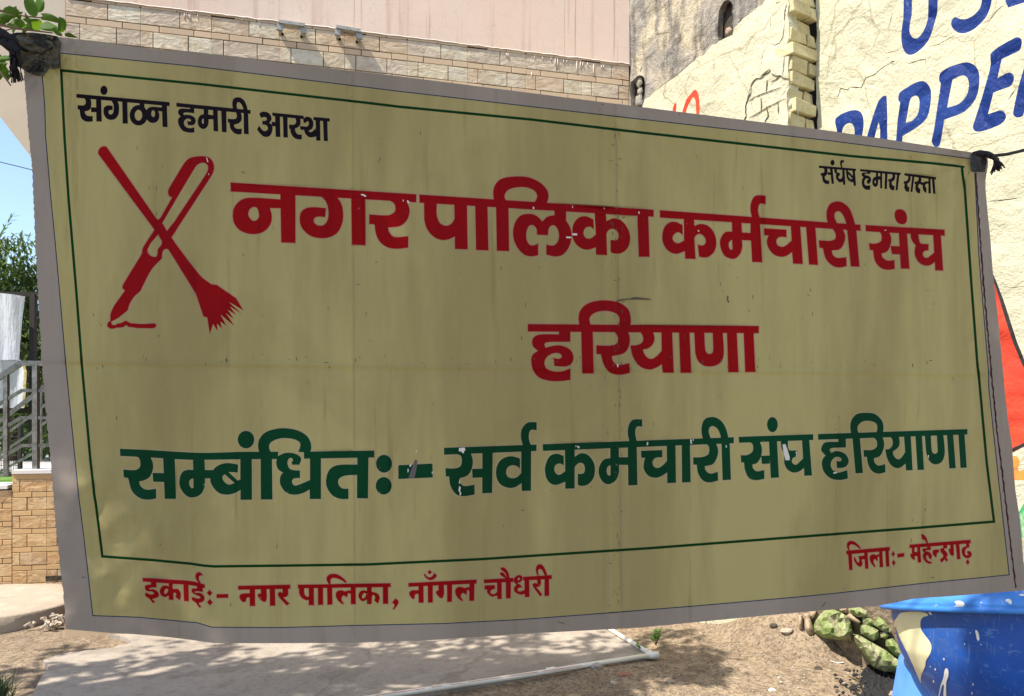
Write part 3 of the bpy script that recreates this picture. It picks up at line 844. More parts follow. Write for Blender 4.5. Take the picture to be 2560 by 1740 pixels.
b.add(vs, [(0, 2, 3, 1), (4, 5, 7, 6), (0, 1, 5, 4), (2, 6, 7, 3), (0, 4, 6, 2), (1, 3, 7, 5)]); b.build("mortar", M_dark, rw)
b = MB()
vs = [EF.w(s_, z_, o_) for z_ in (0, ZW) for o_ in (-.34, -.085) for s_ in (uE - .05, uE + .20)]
b.add(vs, [(0, 2, 3, 1), (4, 5, 7, 6), (0, 1, 5, 4), (2, 6, 7, 3), (0, 4, 6, 2), (1, 3, 7, 5)]); b.build("gap_shadow", M_dark, rw)  # near-black box stands in for the shadow line between the walls

# ================================================================== right wall with hand-painted words
RW = Plane(EF.w(uE, 0), -56.5)
r2 = empty("painted_wall", RW.p, RW.ang); tag(r2, "rough cream wall on the right with big blue hand painted letters and a red mural", "wall")
ecrk = [(2042 + 4 * noise.noise(Vector((y * .03, 8, 0))) + 3 * noise.noise(Vector((y * .12, 3, 0))), y) for y in range(1660, -540, -14)]
sR = 3.3
tr_ = proj(RW.w(sR, ZW)); br_ = proj(RW.w(sR, -.02)); bl_ = proj(RW.w(0.01, -.02)); tl_ = proj(RW.w(.01, ZW))
out = [p for p in ecrk if tl_[1] < p[1] < bl_[1]] + [tl_, tr_, br_, bl_]
out[0:0] = []
X5 = (2000, 0, 3.95)
B_ = []
NB_ = []
for s in ["1060,-900 1130,-900 1115,150 1090,300~ 1110,365~ 1150,382~ 1200,350~ 1245,270~ 1270,180 1310,-900 1400,-900 1365,130 1320,290~ 1270,410~ 1180,510~ 1100,545~ 1045,520~ 1015,440~ 1010,330~ 1030,180",
          "1700,-600~ 1800,-560~ 1880,-420~ 1905,-200~ 1905,-60~ 1885,60~ 1840,170~ 1760,260~ 1680,310~ 1600,330~ 1540,310~ 1500,255~ 1500,205~ 1532,168 1600,190~ 1670,178~ 1740,130~ 1785,60~ 1800,-60~ 1795,-200~ 1760,-360~ 1690,-480~",
          "2040,-900 2560,-1120 2560,-1000 2140,-800 2145,-500 2480,-640 2480,-520 2145,-380 2150,-60 2600,-260 2600,-120 2212,30 2065,80 2035,20",
          "350,1210 355,1170~ 430,1120~ 540,1090~ 605,1110~ 637,1180~ 635,1300~ 600,1400~ 420,1500 400,1700 330,1700 372,1300",
          "680,1330 780,1010~ 830,950 862,950 875,1100 885,1600 810,1600 805,1290 792,1210 750,1350 700,1600 600,1600",
          "985,960~ 1000,915~ 1080,860~ 1190,808~ 1250,815~ 1295,870~ 1308,940~ 1300,1060~ 1270,1160~ 1200,1240~ 1030,1350 1025,1500 990,1700 930,1700 965,1390 980,1200 1005,1020 985,995",
          "1383,780~ 1395,730~ 1460,680~ 1580,630~ 1660,618~ 1730,650~ 1770,720~ 1775,820~ 1760,920~ 1720,1010~ 1640,1100~ 1560,1145~ 1440,1190 1425,1300 1400,1410 1380,1450~ 1340,1450~ 1312,1400 1340,1290 1402,830 1385,805",
          "1885,570~ 1890,530~ 1950,480~ 2100,400~ 2160,372~ 2195,395~ 2200,440~ 2180,500~ 2110,540~ 2005,590 1960,775 2020,745~ 2080,722~ 2118,750~ 2118,800~ 2090,850~ 2020,880~ 1920,920 1865,1130 1930,1110~ 2000,1095~ 2040,1140~ 2030,1190~ 1980,1235~ 1820,1300~ 1745,1300~ 1720,1260~ 1735,1200 1800,970 1880,700 1890,625",
          "2230,640 2170,850 2112,1100~ 2115,1140~ 2150,1162~ 2205,1140~ 2300,800 2330,640~ 2290,600~"]:
    B_.append(contour(s, *X5))
NB_ = [contour(s, *X5) for s in ["430,1280 445,1250~ 490,1222~ 530,1230~ 550,1280~ 540,1340~ 415,1420", "1110,975~ 1150,950~ 1180,965~ 1195,1020~ 1180,1130~ 1120,1200~ 1062,1220 1090,1050", "1515,790 1580,755~ 1630,750~ 1665,790~ 1670,880~ 1640,970~ 1580,1030~ 1467,1070 1490,930"]]
orange = contour("2484,690 2490,712 2505,753 2521,806 2537,856 2556,905 2590,960 2640,1040 2700,1100 2560,1118 2528,1136 2470,1150 2440,1100 2450,800")
blk = stroke([(2480, 680), (2488, 702), (2504, 750), (2521, 804), (2537, 857), (2558, 907), (2592, 962), (2645, 1042)], [3, 6, 9, 10, 10, 10, 12, 12])
blk2 = stroke([(2470, 1152), (2530, 1128), (2562, 1112), (2700, 1090)], 9)
orange2 = contour("2528,1143~ 2545,1141~ 2552,1156~ 2548,1175~ 2565,1174~ 2600,1180 2600,1200 2540,1200 2525,1190")
green = contour("2545,1290 2560,1262 2600,1210 2700,1180 2700,1340 2600,1345 2558,1345 2548,1325")
RCR = [([(260, 960), (370, 975), (400, 870), (470, 890), (500, 860), (610, 870), (660, 770), (740, 745), (820, 680), (900, 630), (950, 640), (1010, 590)], 9), ([(1260, 470), (1380, 440), (1500, 370), (1560, 330)], 7), ([(1800, 240), (1880, 200), (1960, 100), (2040, 40)], 8), ([(1040, 620), (1100, 630), (1180, 600), (1250, 590), (1250, 640)], 9), ([(900, 620), (950, 610)], 16), ([(810, 470), (860, 530), (980, 500), (1020, 460)], 5), ([(880, 300), (920, 150), (900, 100)], 5), ([(1600, 1310), (1700, 1330), (1850, 1310)], 5), ([(2060, 990), (2150, 870)], 9), ([(1850, 1990), (2010, 1980), (2200, 1950)], 9), ([(2010, 2830), (2100, 2840), (2250, 2825)], 5), ([(2100, 3520), (2160, 3530), (2260, 3500)], 5), ([(690, 470), (720, 465)], 12), ([(1630, 420), (1640, 440)], 12), ([(380, 200), (300, 560), (260, 900)], 3)]
Lp = {'orange': ([orange], []), 'orange2': ([orange2], []), 'green': ([green], []), 'black': ([blk, blk2], []), 'blue': (B_, NB_), 'crack': ([contour_stroke(p, w, X5) for p, w in RCR], [])}
def rsurf(x, y):
    s, z = RW.loc(x, y); return RW.w(s, z, .008 + 1.1 * ydis(s + 9, z * .9 + 2))
inner = [p for p in out]
P2, T = traced(out, Lp, 10.5, .3)
lay(P2, T[None], rsurf, "painted_render", M_cream, r2)
for k, m, nm in (('orange', M_redp, "mural_shape"), ('orange2', M_orangep, "mural_shape"), ('green', M_greenp, "mural_shape"), ('black', M_blackp, "mural_outline")):
    if T.get(k): lay(P2, T[k], rsurf, nm, m, r2)
lay(P2, T['crack'], lift(rsurf, -.003, RW), "crack", M_crack_and_lip, r2)["kind"] = "stuff"
# blue letters, one part each
for c, ng in zip(B_, range(99)):
    tt = [f for f in T['blue'] if inside(((P2[f[0]][0] + P2[f[1]][0] + P2[f[2]][0]) / 3, (P2[f[0]][1] + P2[f[1]][1] + P2[f[2]][1]) / 3), c)]
    if tt: lay(P2, tt, rsurf, "painted_letter", M_blue, r2)
b = MB(); fbox(b, .012, sR, 0, ZW, -.3, -.05, RW); b.build("core", M_mortar, r2)
b = MB()
for a, d in zip(ecrk, ecrk[1:]):
    p, q = rsurf(*a), rsurf(*d); b.add([p, q, q - RW.n * .1, p - RW.n * .1], [(0, 1, 2, 3)])
b.build("render_edge", M_cream, r2)

# ================================================================== mossy rubble at the wall foot
XR = (1900, 1400, 3.521)
rub = Plane(RW.w(-.25, 0, .25), -56.5)
stones = [("480,640 478,560~ 560,450~ 640,435~ 760,490~ 800,560~ 815,640 800,710 700,705 560,690", .13, "large mossy green stone, leftmost big one of the wall foot rubble", 0),
          ("775,420 870,410 940,450 955,500 860,505 790,470", .08, "small mossy stone at the top of the rubble beneath the banner edge", 0),
          ("755,490 800,465 892,545 870,562 780,525", .06, "flat pale wedge stone between two big mossy stones", 0),
          ("875,570 960,570 1045,620 1050,690 1000,715 890,650", .10, "mossy stone in the middle of the rubble above the long slanting one", 0),
          ("900,505 960,510 1012,540 990,585 905,565", .06, "small mossy stone wedged above the middle stone", 0),
          ("1000,570 1040,495 1100,540 1150,610 1150,640 1080,628", .09, "pointed mossy stone left of the blue tub", 0),
          ("1058,640 1100,628 1135,660 1112,695 1060,685", .05, "smallest round mossy stone next to the blue tub", 0),
          ("818,650 870,660 1100,790 1230,890 1262,930 1240,975 1100,985 1000,945 850,745", .13, "long slanting mossy slab stone at the foot of the rubble", .05),
          ("1105,700 1170,690 1260,800 1290,900 1180,835 1105,755", .09, "mossy stone behind the long slanting one, touching the tub outline", 0),
          ("385,470 430,470 450,540 478,620 470,675 415,665 385,600", .08, "upright grey brown stone at the left end of the rubble", 0),
          ("430,440 500,440 480,500 450,530 430,490", .05, "small dark stone above the upright grey brown stone", -.03),
          ("660,425 760,425 770,470 700,450", .05, "thin brown stone just under the banner edge", -.03),
          ("330,480 372,485 378,620 340,625 325,560", .07, "dark square stone beside the earth heap", .02),
          ("1150,1150 1250,1160 1290,1230 1250,1400 1120,1400 1120,1190", .09, "smooth tan stone at the bottom of the photograph beside the tub", .25)]
for i, (s, th, lab, off) in enumerate(stones):
    o = lump(contour(s, *XR), rub, .02 + off, th, M_moss if i not in (2, 9, 10, 11, 12, 13) else M_stone, "rubble_stone", None, 50 + i, 4.0, .32)
    tag(o, lab, "stone", "rubble stones at the wall foot")
b = MB(); fbox(b, rub.loc(2012, 1560)[0], .9, -.05, .40, -.22, -.03, rub); bk_ = b.build("rubble_core", mat("brown_soil", (.15, .11, .075), 1.0, mix=[("noise", 30, .4, .6, (.28, .22, .15), .8)], bump=[(25, .9, .03)], pos=True), None); tag(bk_, "dark soil packed behind the mossy rubble stones", "soil bank")
# earth heap beside the rubble is part of the ground; charcoal lumps in front, on a dark sheet that paints shade
b = MB(); rn = random.Random(6)
shade_sheet = [gnd(x, y, .0) for x, y in [(2150, 1700), (2170, 1678), (2215, 1672), (2262, 1664), (2330, 1668), (2380, 1720), (2300, 1800), (2190, 1800), (2160, 1750), (2172, 1722)]]  # outline of the dark sheet standing in for shadow
shade_sheet = [Vector((p.x, p.y, gz(p.x, p.y) + .02)) for p in shade_sheet]; b.add(shade_sheet, [tuple(range(len(shade_sheet)))[::-1]])
for i in range(700):
    c = gnd(2185 + rn.gauss(50, 50), 1705 + rn.gauss(22, 20)); s_ = rn.uniform(.006, .022); c.z = gz(c.x, c.y) + .008
    v = [c + Vector((s_ * rn.uniform(.5, 1) * a, s_ * rn.uniform(.5, 1) * d, s_ * rn.uniform(.2, .9) * e + .012)) for a, d, e in ((1, 0, 0), (-1, 0, 0), (0, 1, 0), (0, -1, 0), (0, 0, 1), (0, 0, -1))]
    b.add(v, [(0, 2, 4), (2, 1, 4), (1, 3, 4), (3, 0, 4), (2, 0, 5), (1, 2, 5), (3, 1, 5), (0, 3, 5)])
tag(b.build("charcoal_and_shade", M_black), "black charcoal bits strewn before the rubble, on a dark sheet painted as shade", "charcoal", kind="stuff")
# ================================================================== blue plastic tub
M_tub = mat("blue_plastic", (.010, .075, .36), .5, mix=[('noise', 3, .45, .7, (.02, .13, .56), .6), ('warp', (22, 22, 60), .60, .66, (.16, .30, .62), .35), ('noise', (90, 90, 14), .58, .70, (.20, .28, .45), .5), ('noise', (3, 3, 9), .5, .7, (.05, .11, .28), .6)], bump=[(30, .08, .003)], spec=.4)
M_rim = mat("sunlit_blue_plastic", (.035, .19, .62), .5, mix=[('noise', (4, 4, 12), .45, .65, (.07, .27, .68), .8), ('noise', 40, .62, .7, (.45, .5, .6), .5)], bump=[((4, 4, 60), .3, .006)], spec=.35)  # lit copy of the tub blue: sunlight on the rim put into colour
M_tubp = mat("cream_paint_splash", (.80, .74, .46), .5, mix=[('noise', 12, .5, .7, (.72, .66, .40), .5)], bump=[(30, .2, .002)])
M_tubw = mat("white_paint_splash", (.78, .77, .72), .5)
TC = Vector((2.055, 3.02, 0)); TL = R(11.6)
def tubp(r_, h, a):
    z0 = .67
    v = Vector((r_ * math.cos(a), r_ * math.sin(a), h))
    v = Matrix.Rotation(-TL, 3, 'X') @ v
    return Vector((TC.x + v.x, TC.y + v.y, z0 + v.z))
def lathe(prof, name, m, parent, n=96, fn=tubp):
    V = []; F = []
    for (r_, h) in prof:
        for j in range(n): V.append(fn(r_, h, 2 * math.pi * j / n))
    for i in range(len(prof) - 1):
        for j in range(n):
            F.append((i * n + j, i * n + (j + 1) % n, (i + 1) * n + (j + 1) % n, (i + 1) * n + j))
    o = mesh(name, V, F, m, parent, smooth=True)
    return o, V, F
rt = empty("blue_plastic_tub", (TC.x, TC.y, .30)); tag(rt, "big blue plastic tub splashed with cream paint at the right edge, below the banner", "tub")
prof = [(.395, -.365), (.405, -.36), (.422, -.335), (.450, -.29), (.478, -.24), (.505, -.175), (.512, -.10), (.520, -.05), (.522, -.005)]
body, BV, BF = lathe(prof, "body", M_tub, rt)
lip, LV, LF = lathe([(.545, -.012), (.560, -.016), (.566, -.010), (.565, .0), (.556, .006), (.560, .012), (.553, .02), (.540, .06), (.520, .105), (.505, .125), (.490, .125), (.485, .1), (.50, .0), (.49, -.1)], "rim", M_rim, rt)
lathe([(.0, -.345), (.38, -.345), (.47, -.2), (.5, -.05)], "inside", M_tub, rt, 64)
bvh = BVHTree.FromPolygons(BV, BF); bvl = BVHTree.FromPolygons(LV, LF)
def on_tub(x, y, tree=None, off=.0016):
    d = ray(x, y).normalized()
    h = (tree or bvh).ray_cast(EYE, d)
    if h[0] is None: return None
    n = h[1] if h[1].dot(d) < 0 else -h[1]
    return h[0] + n * off
def splash(c, m, name, step=8, tree=None):
    c = [p for p in c if on_tub(*p, tree) is not None]
    if len(c) < 3: return
    P, T = traced(c, {}, step)
    V = []; ok = {}
    for i, p in enumerate(P):
        h = on_tub(p[0], p[1], tree)
        if h is not None: ok[i] = len(V); V.append(h)
    F = [tuple(ok[i] for i in f) for f in T[None] if all(i in ok for i in f)]
    if F: mesh(name, V, F, m, rt, smooth=True)
XT = (2150, 1440, 5.266)
splash(contour("455,600~ 495,540~ 535,490~ 620,472~ 760,468~ 850,480~ 900,515~ 850,535~ 815,565~ 800,620~ 810,700~ 860,780~ 915,850~ 945,920~ 935,1000~ 905,1060~ 875,1110~ 860,1190~ 820,1280~ 805,1360~ 812,1450~ 855,1575~ 830,1570~ 740,1390~ 620,1200~ 530,1010~ 470,840~ 445,740~ 450,660~", *XT), M_tubp, "paint_splash")
for s in ["1520,715~ 1540,712~ 1565,760~ 1575,830~ 1562,852~ 1545,840~ 1530,770~", "1140,1210~ 1165,1240~ 1165,1320~ 1140,1400~ 1140,1579 1100,1579 1110,1440 1095,1420 1050,1579 1035,1579 1060,1450~ 1100,1340~ 1118,1240~", "905,480~ 935,478~ 950,510~ 930,512~",
          "1100,1080~ 1112,1075~ 1116,1105~ 1104,1108~", "988,1215~ 1000,1212~ 1002,1240~ 990,1242~", "965,1370~ 977,1368~ 979,1400~ 967,1402~", "1484,1410~ 1494,1408~ 1496,1438~ 1486,1440~", "1470,1525~ 1480,1523~ 1482,1555~ 1472,1555~", "1590,895~ 1598,893~ 1600,912~ 1592,912~",
          "1450,743~ 1458,743~ 1458,754~ 1450,754~", "925,1182~ 933,1182~ 933,1198~ 925,1198~", "1374,890~ 1383,890~ 1383,903~ 1374,903~", "425,625~ 440,620~ 438,640~ 428,680~ 425,740~ 415,740~ 418,670~"]:
    splash(contour(s, *XT), M_tubw, "paint_drip", 6)
for s in ["1915,320~ 1950,300~ 1990,320~ 1998,360~ 1985,378~ 1950,350~", "2095,245~ 2159,238~ 2159,262~ 2110,262~", "1250,340~ 1330,330~ 1375,360~ 1370,395~ 1240,405~ 1270,380~", "1590,345~ 1605,345~ 1605,358~ 1590,358~"]:
    splash(contour(s, *XT), M_tubw, "paint_drip", 6, bvl)
# second tub upside down beneath it
rb = empty("upturned_blue_tub", (2.0, 3.05, 0)); tag(rb, "light blue upturned tub under the paint splashed tub, mostly hidden", "tub")
fn2 = lambda r_, h, a: Vector((2.075 + r_ * math.cos(a), 3.27 + r_ * math.sin(a), h))
M_tub3 = mat("pale_blue_plastic", (.06, .20, .58), .5, mix=[('noise', 5, .4, .7, (.12, .28, .62), .6)])
lathe([(0, .345), (.38, .345), (.395, .335), (.44, .05), (.47, .03), (.47, .0), (.44, 0)], "body", M_tub3, rb, 72, fn2)

# ================================================================== pipe along the slab
M_pipe = mat("cream_plastic_pipe", (.74, .70, .60), .45, mix=[('noise', 7, .5, .75, (.55, .47, .36), .6)])
M_redink = mat("red_pipe_print", (.5, .10, .05), .6)
M_brick = mat("brick_red", (.32, .15, .10), .95, bump=[(40, .6, .01)])
r = empty("plastic_pipe", gnd(1634, 1640, .02)); tag(r, "thin cream plastic pipe with red print lying along the concrete slab edge", "pipe")
pa = [gnd(300, 1846, .045), gnd(930, 1744, .045), gnd(1300, 1690, .045), gnd(1470, 1662, .045), gnd(1626, 1638, .045)]
b = MB(); b.tube(pa, .0135, 10); b.build("pipe_run", M_pipe, r, True)
pb = [gnd(1632, 1638, .045), gnd(1575, 1603, .045), gnd(1520, 1570, .045), gnd(1440, 1522, .045)]
b = MB(); b.tube(pb, .0135, 10); b.build("pipe_run", M_pipe, r, True)
b = MB(); c = gnd(1632, 1638, .045); b.tube([c - Vector((.04, 0, 0)), c + Vector((.035, 0, 0))], .021, 10); b.tube([c, c + (pb[1] - c).normalized() * .045], .021, 10); b.build("elbow", M_pipe, r, True)
dA = (pa[2] - pa[1]).normalized()
for i, (t0, t1) in enumerate([(.02, .30), (.34, .40), (.45, .52), (.56, 1.0), (1.03, 1.3)]):
    a = pa[1] + dA * (t0 * .9); c = pa[1] + dA * (t1 * .9)
    up = Vector((0, -.62, .78)); s_ = Vector((0, .78, .62)) * .0016
    q0, q1 = a + up * .0138, c + up * .0138
    mesh("printed_line", [q0 - s_, q1 - s_, q1 + s_, q0 + s_], [(0, 1, 2, 3)], M_redink, r)

# ================================================================== round concrete cover, left
M_disc = mat("pale_concrete", (.38, .315, .24), .92, mix=[('noise', 8, .45, .7, (.48, .41, .33), .7), ('spots', 50, .25, 0, (.35, .3, .25), .4)], bump=[(10, .5, .012), (60, .5, .005)])
cc = Vector((-3.80, 5.55, .0)); V = []; F = []; n = 72
for (rr_, zz_) in ((0, .115), (.25, .117), (.45, .113), (.62, .11), (.635, .10), (.64, .02), (.64, -.05)):
    for j in range(n):
        a = 2 * math.pi * j / n; k = 1 + .012 * noise.noise(Vector((math.cos(a) * 4, math.sin(a) * 4, zz_ * 20)))
        V.append(cc + Vector((rr_ * k * math.cos(a), rr_ * k * math.sin(a), zz_ + .004 * noise.noise(Vector((rr_ * 9, a * 3, 1))))))
for i in range(6):
    for j in range(n): F.append((i * n + j, i * n + (j + 1) % n, (i + 1) * n + (j + 1) % n, (i + 1) * n + j))
tag(mesh("concrete_cover", V, F, M_disc, None, True), "round pale concrete manhole cover lying on the sand at the left", "manhole cover")

# ================================================================== pebbles, litter, weed, grass
M_peb = mat("pebble", (.34, .28, .21), .9, pos=True, mix=[('noise', 31, .47, .53, (.15, .12, .09), .9), ('noise', 17, .52, .56, (.44, .385, .31), .8)])
def rock(c, s_, rn, m, name, lab=None, cat="stone", grp=None, flat=.6):
    bm = bmesh.new(); bmesh.ops.create_icosphere(bm, subdivisions=2, radius=1)
    V = []; 
    sd = rn.random() * 50
    for v in bm.verts:
        k = 1 + .45 * noise.noise(v.co * 1.3 + Vector((sd, 0, 0)))
        V.append(c + Vector((v.co.x * s_ * k, v.co.y * s_ * k * .8, v.co.z * s_ * k * flat + s_ * flat * .5)))
    F = [tuple(v.index for v in f.verts) for f in bm.faces]; bm.free()
    o = mesh(name, V, F, m)
    if lab: tag(o, lab, cat, grp)
    return o
rn = random.Random(2)
b = MB()
def peb(x, y, s_, z0=0.0):
    v = [Vector((x + s_ * rn.uniform(.6, 1) * a, y + s_ * rn.uniform(.6, 1) * d, z0 + s_ * .7 * rn.uniform(.3, 1) * e)) for a, d, e in ((1, 0, 0), (-.6, .8, 0), (-.5, -.9, 0), (.1, 0, 1), (.3, .2, -1))]
    b.add(v, [(0, 1, 3), (1, 2, 3), (2, 0, 3), (1, 0, 4), (2, 1, 4), (0, 2, 4)])
for i in range(5200):
    x = rn.uniform(.1, 3.2) if rn.random() < .75 else rn.uniform(-3.6, -2.2); y = rn.uniform(3.4, 5.4) if x > 0 else rn.uniform(3.6, 6.4)
    if x < 1.0 and x > 0 and y > 4.25: continue
    peb(x, y, rn.uniform(.003, .011) * (2.0 if rn.random() < .05 else 1), gz(x, y) + .001)
tag(b.build("gravel", M_peb), "small pebbles and grit strewn on the sandy ground", "gravel", kind="stuff")
for i, (x, y, s_, m, lab) in enumerate([(1888, 1583, .035, M_paint, "small white stone on the sand below the banner"), (1930, 1594, .035, M_stone, "brown stone between the white stone and the rubble"), (1945, 1591, .022, M_paint, "pale chip next to the brown stone"),
        (1912, 1596, .013, M_moss, "tiny greenish pebble beside the brown stone"), (1490, 1682, .035, M_slab, "grey lump just outside the pipe"), (1560, 1706, .030, M_brick, "reddish brick fragment in the tree shadow"), (1672, 1714, .028, M_stone, "tan stone chip low in the picture under the pipe corner"),
        (1965, 1640, .035, M_disc, "pale angular stone left of the paper scrap"), (1935, 1634, .024, M_dark, "dark stone left of the pale angular stone"), (2045, 1685, .024, M_dark, "dark pebble below the paper scrap"), (2118, 1688, .020, M_dark, "dark pebble next to the dry twig"), (1380, 1685, .030, M_paint, "white chip in shade outside the pipe"), (1535, 1722, .020, M_disc, "light pebble at the lower edge under the brick fragment"), (1930, 1731, .018, M_paint, "white pebble at the lower edge right of centre")]):
    c = gnd(x, y); c.z = gz(c.x, c.y) - .005; rock(c, s_, rn, m, "loose_stone", lab)
P2, T = traced(contour("2024,1636 2045,1633 2047,1640 2075,1643 2098,1639 2109,1658 2085,1655 2060,1650 2035,1652 2024,1648"), {}, 6)
def psf(x, y):
    p = gnd(x, y, .03); p.z += .012 * noise.noise(Vector((p.x * 18, p.y * 18, 2))); return p
o = lay(P2, T[None], psf, "paper_scrap", mat("white_paper", (.82, .81, .78), .7), None); tag(o, "crumpled white paper scrap lying on the dirt left of the tub", "paper")
b = MB(); b.tube([gnd(2030, 1648, .02), gnd(2080, 1675, .03), gnd(2118, 1688, .02), gnd(2145, 1700, .02)], .003, 5); tag(b.build("dry_twig", M_stem), "thin dry twig on the ground running from the paper scrap", "twig")
b = MB(); rn = random.Random(14)
for k in range(16):
    a = gnd(115 + rn.gauss(0, 26), 1560 + rn.gauss(0, 6), .03)
    for q in range(3):
        e = a + Vector((rn.uniform(-.06, .06), rn.uniform(-.03, .03), rn.uniform(0, .04))); b.tube([a, a.lerp(e, .5) + Vector((0, 0, .02)), e], .010, 5)
tag(b.build("plaster_debris", M_disc), "crumbled grey plaster debris beside the round concrete cover", "rubble")
# corner of the plinth kerb under the banner's lower left corner
b = MB(); fbox(b, -.004, .60, 0, .075, -.02, .012); o = b.build("base_tile_course", M_strip, bld)

def weed(pts, name, lab, cat, cols, seed, n, ls, spread, h):
    rn = random.Random(seed); base = gnd(*pts); base.z = .03
    r = empty(name, base); tag(r, lab, cat)
    for k in range(n):
        e = base + Vector((rn.gauss(0, spread), rn.gauss(0, spread * .5), rn.uniform(.4, 1) * h))
        b = MB(); b.tube([base, base.lerp(e, .5) + Vector((0, 0, .01)), e], .0022, 5); b.build("stem", M_stem, r)
        b = MB()
        for j in range(9):
            c = base.lerp(e, rn.uniform(.45, 1)); d = rvec(rn); d.z = abs(d.z) * .5
            leaf_shape(b, c, d, Vector((0, 0, 1)), ls * rn.uniform(.7, 1.2), ls * .55)
        b.build("leaf_cluster", cols, r)
M_weed = mat("weed_leaf", (.13, .27, .06), .6, trans=.35, trcol=(.3, .5, .08))
weed((1640, 1626), "green_weed", "little green weed growing beside the pipe corner", "weed", M_weed, 3, 6, .035, .05, .11)
weed((1605, 1640), "green_weed", "tiny weed tuft just left of the pipe elbow", "weed", M_weed, 5, 3, .022, .03, .04)
rn = random.Random(33); b = MB()
for i in range(170):
    c = gnd(rn.gauss(-10, 22), 1745 + rn.gauss(0, 14), 0); h = rn.uniform(.04, .16); d = Vector((rn.gauss(0, .5), rn.gauss(0, .3), 1)).normalized()
    s_ = Vector((.003, 0, 0)); m_ = c + d * h * .6; t_ = c + d * h + Vector((rn.gauss(0, .03), 0, -.01))
    b.add([c - s_, c + s_, m_ + s_ * .7, m_ - s_ * .7, t_], [(0, 1, 2, 3), (3, 2, 4)])
tag(b.build("grass_tuft", mat("dark_grass", (.035, .06, .015), .8)), "dark grass tuft in the lower left corner of the picture", "grass", kind="stuff")

# ================================================================== tree over the place: branches above the frame throw the dappled shade
M_canopy = mat("canopy_leaf", (.035, .09, .015), .5, trans=.12, trcol=(.25, .45, .02), pos=True)
rtree = empty("shade_tree", (-5.6, 2.2, 0)); tag(rtree, "tree with broad green leaves reaching in at the upper left above the banner corner", "tree")
b = MB(); b.tube([Vector((-5.6, 2.2, -.1)), Vector((-5.5, 2.25, 1.6)), Vector((-5.1, 2.4, 2.8)), Vector((-4.6, 2.6, 3.7))], .16, 12, True, .11); b.build("trunk", M_bark, rtree, True)
rn = random.Random(77); clusters = []
def shade_from(px, py, h):
    gp = gnd(px, py); return gp + TO_SUN * (h / TO_SUN.z)
TH = .11
for (x0, x1, y0, y1, nn) in [(130, 640, 1630, 1800, 30), (500, 1000, 1612, 1800, 46), (900, 1320, 1612, 1700, 22), (1150, 1500, 1575, 1660, 14), (1400, 1790, 1640, 1705, 70), (1560, 1760, 1560, 1615, 8), (1300, 1620, 1600, 1660, 7), (0, 110, 1630, 1700, 3), (100, 1250, 1740, 1900, 50), (1100, 1600, 1665, 1745, 70)]:
    for k in range(int(nn * 1.5)):
        if rn.random() < .25: continue
        clusters.append((shade_from(rn.uniform(x0, x1), rn.uniform(y0, y1), rn.uniform(3.65, 4.4)), rn.uniform(.10, .19), 14))
for k in range(240):
    c_ = Vector((rn.uniform(-6.5, .6), rn.uniform(-1.2, 3.0), rn.uniform(3.7, 5.2)))
    g_ = c_ - TO_SUN * (c_.z / TO_SUN.z); t_ = c_ - TO_SUN * ((c_.z - .65) / TO_SUN.z)
    if (g_.x > .75 and g_.y > 2.4) or (t_.x - TC.x) ** 2 + (t_.y - TC.y) ** 2 < 1.3 or (g_.x < -2.5 and g_.y > 3.4) or (g_.y > 3.7 and rn.random() < .6): continue
    clusters.append((c_, rn.uniform(.2, .4), 22))
for k in range(110):
    t, u = rn.random(), rn.random()
    if t < .30 and u < .45 and rn.random() < .5: continue
    p = Vector((-.98 + 2.45 * t, 1.60 + .65 * t, .95 + 1.25 * u)); h = rn.uniform(3.6, 5.0) - p.z
    clusters.append((p + TO_SUN * (h / TO_SUN.z), rn.uniform(.16, .28), 26))
def clear(c, rad):
    if c.y < .4: return True
    p = proj(c); q = rad * FPX / c.y
    return p[1] < -q - 30 or p[0] < -q - 30
clusters = [c for c in clusters if clear(c[0], c[1])]
b = MB()
for c, rad, nl in clusters:
    for j in range(nl):
        p = c + rvec(rn) * rad; d = rvec(rn); d.z = d.z * .4 - .25
        leaf_shape(b, p, d, Vector((0, 0, 1)), TH * rn.uniform(.7, 1.25), TH * .5)
tag(b.build("foliage", M_canopy, rtree), kind="stuff")
b = MB(); hub = Vector((-4.6, 2.6, 3.7))
for c, rad, nl in clusters[::4]:
    m_ = hub.lerp(c, .5) + Vector((0, 0, .35)); b.tube([hub, m_, c], .028, 6, True, .006)
b.build("branch", M_bark, rtree, True)
M_leafn = mat("broad_green_leaf", (.022, .066, .009), .6, mix=[('noise', 25, .4, .7, (.055, .13, .02), .8)], bump=[(40, .3, .004)], trans=.28, trcol=(.25, .45, .02), spec=.12, pos=True, rand=.35)
XL = (0, 0, 4.842)
twigs = [([(-120, 70), (0, 130), (130, 160), (300, 195), (500, 215)], 2.15, .004), ([(-100, 270), (0, 300), (200, 345), (450, 375), (640, 400)], 2.0, .004), ([(0, 330), (40, 375), (140, 350)], 2.1, .003), ([(-150, 760), (0, 880), (70, 950), (130, 1035)], 1.75, .0035)]
for pts, Y, w in twigs:
    b = MB(); b.tube([at(x / 4.842, y / 4.842, Y) for x, y in pts], w, 6, True, w * .4); b.build("twig", M_stem, rtree, True)
b = MB(); b.tube([at(-25, 15, 2.15), at(-200, -150, 2.2), Vector((-2.4, 2.5, 3.5)), hub], .008, 6, True, .03); b.build("branch", M_bark, rtree, True)
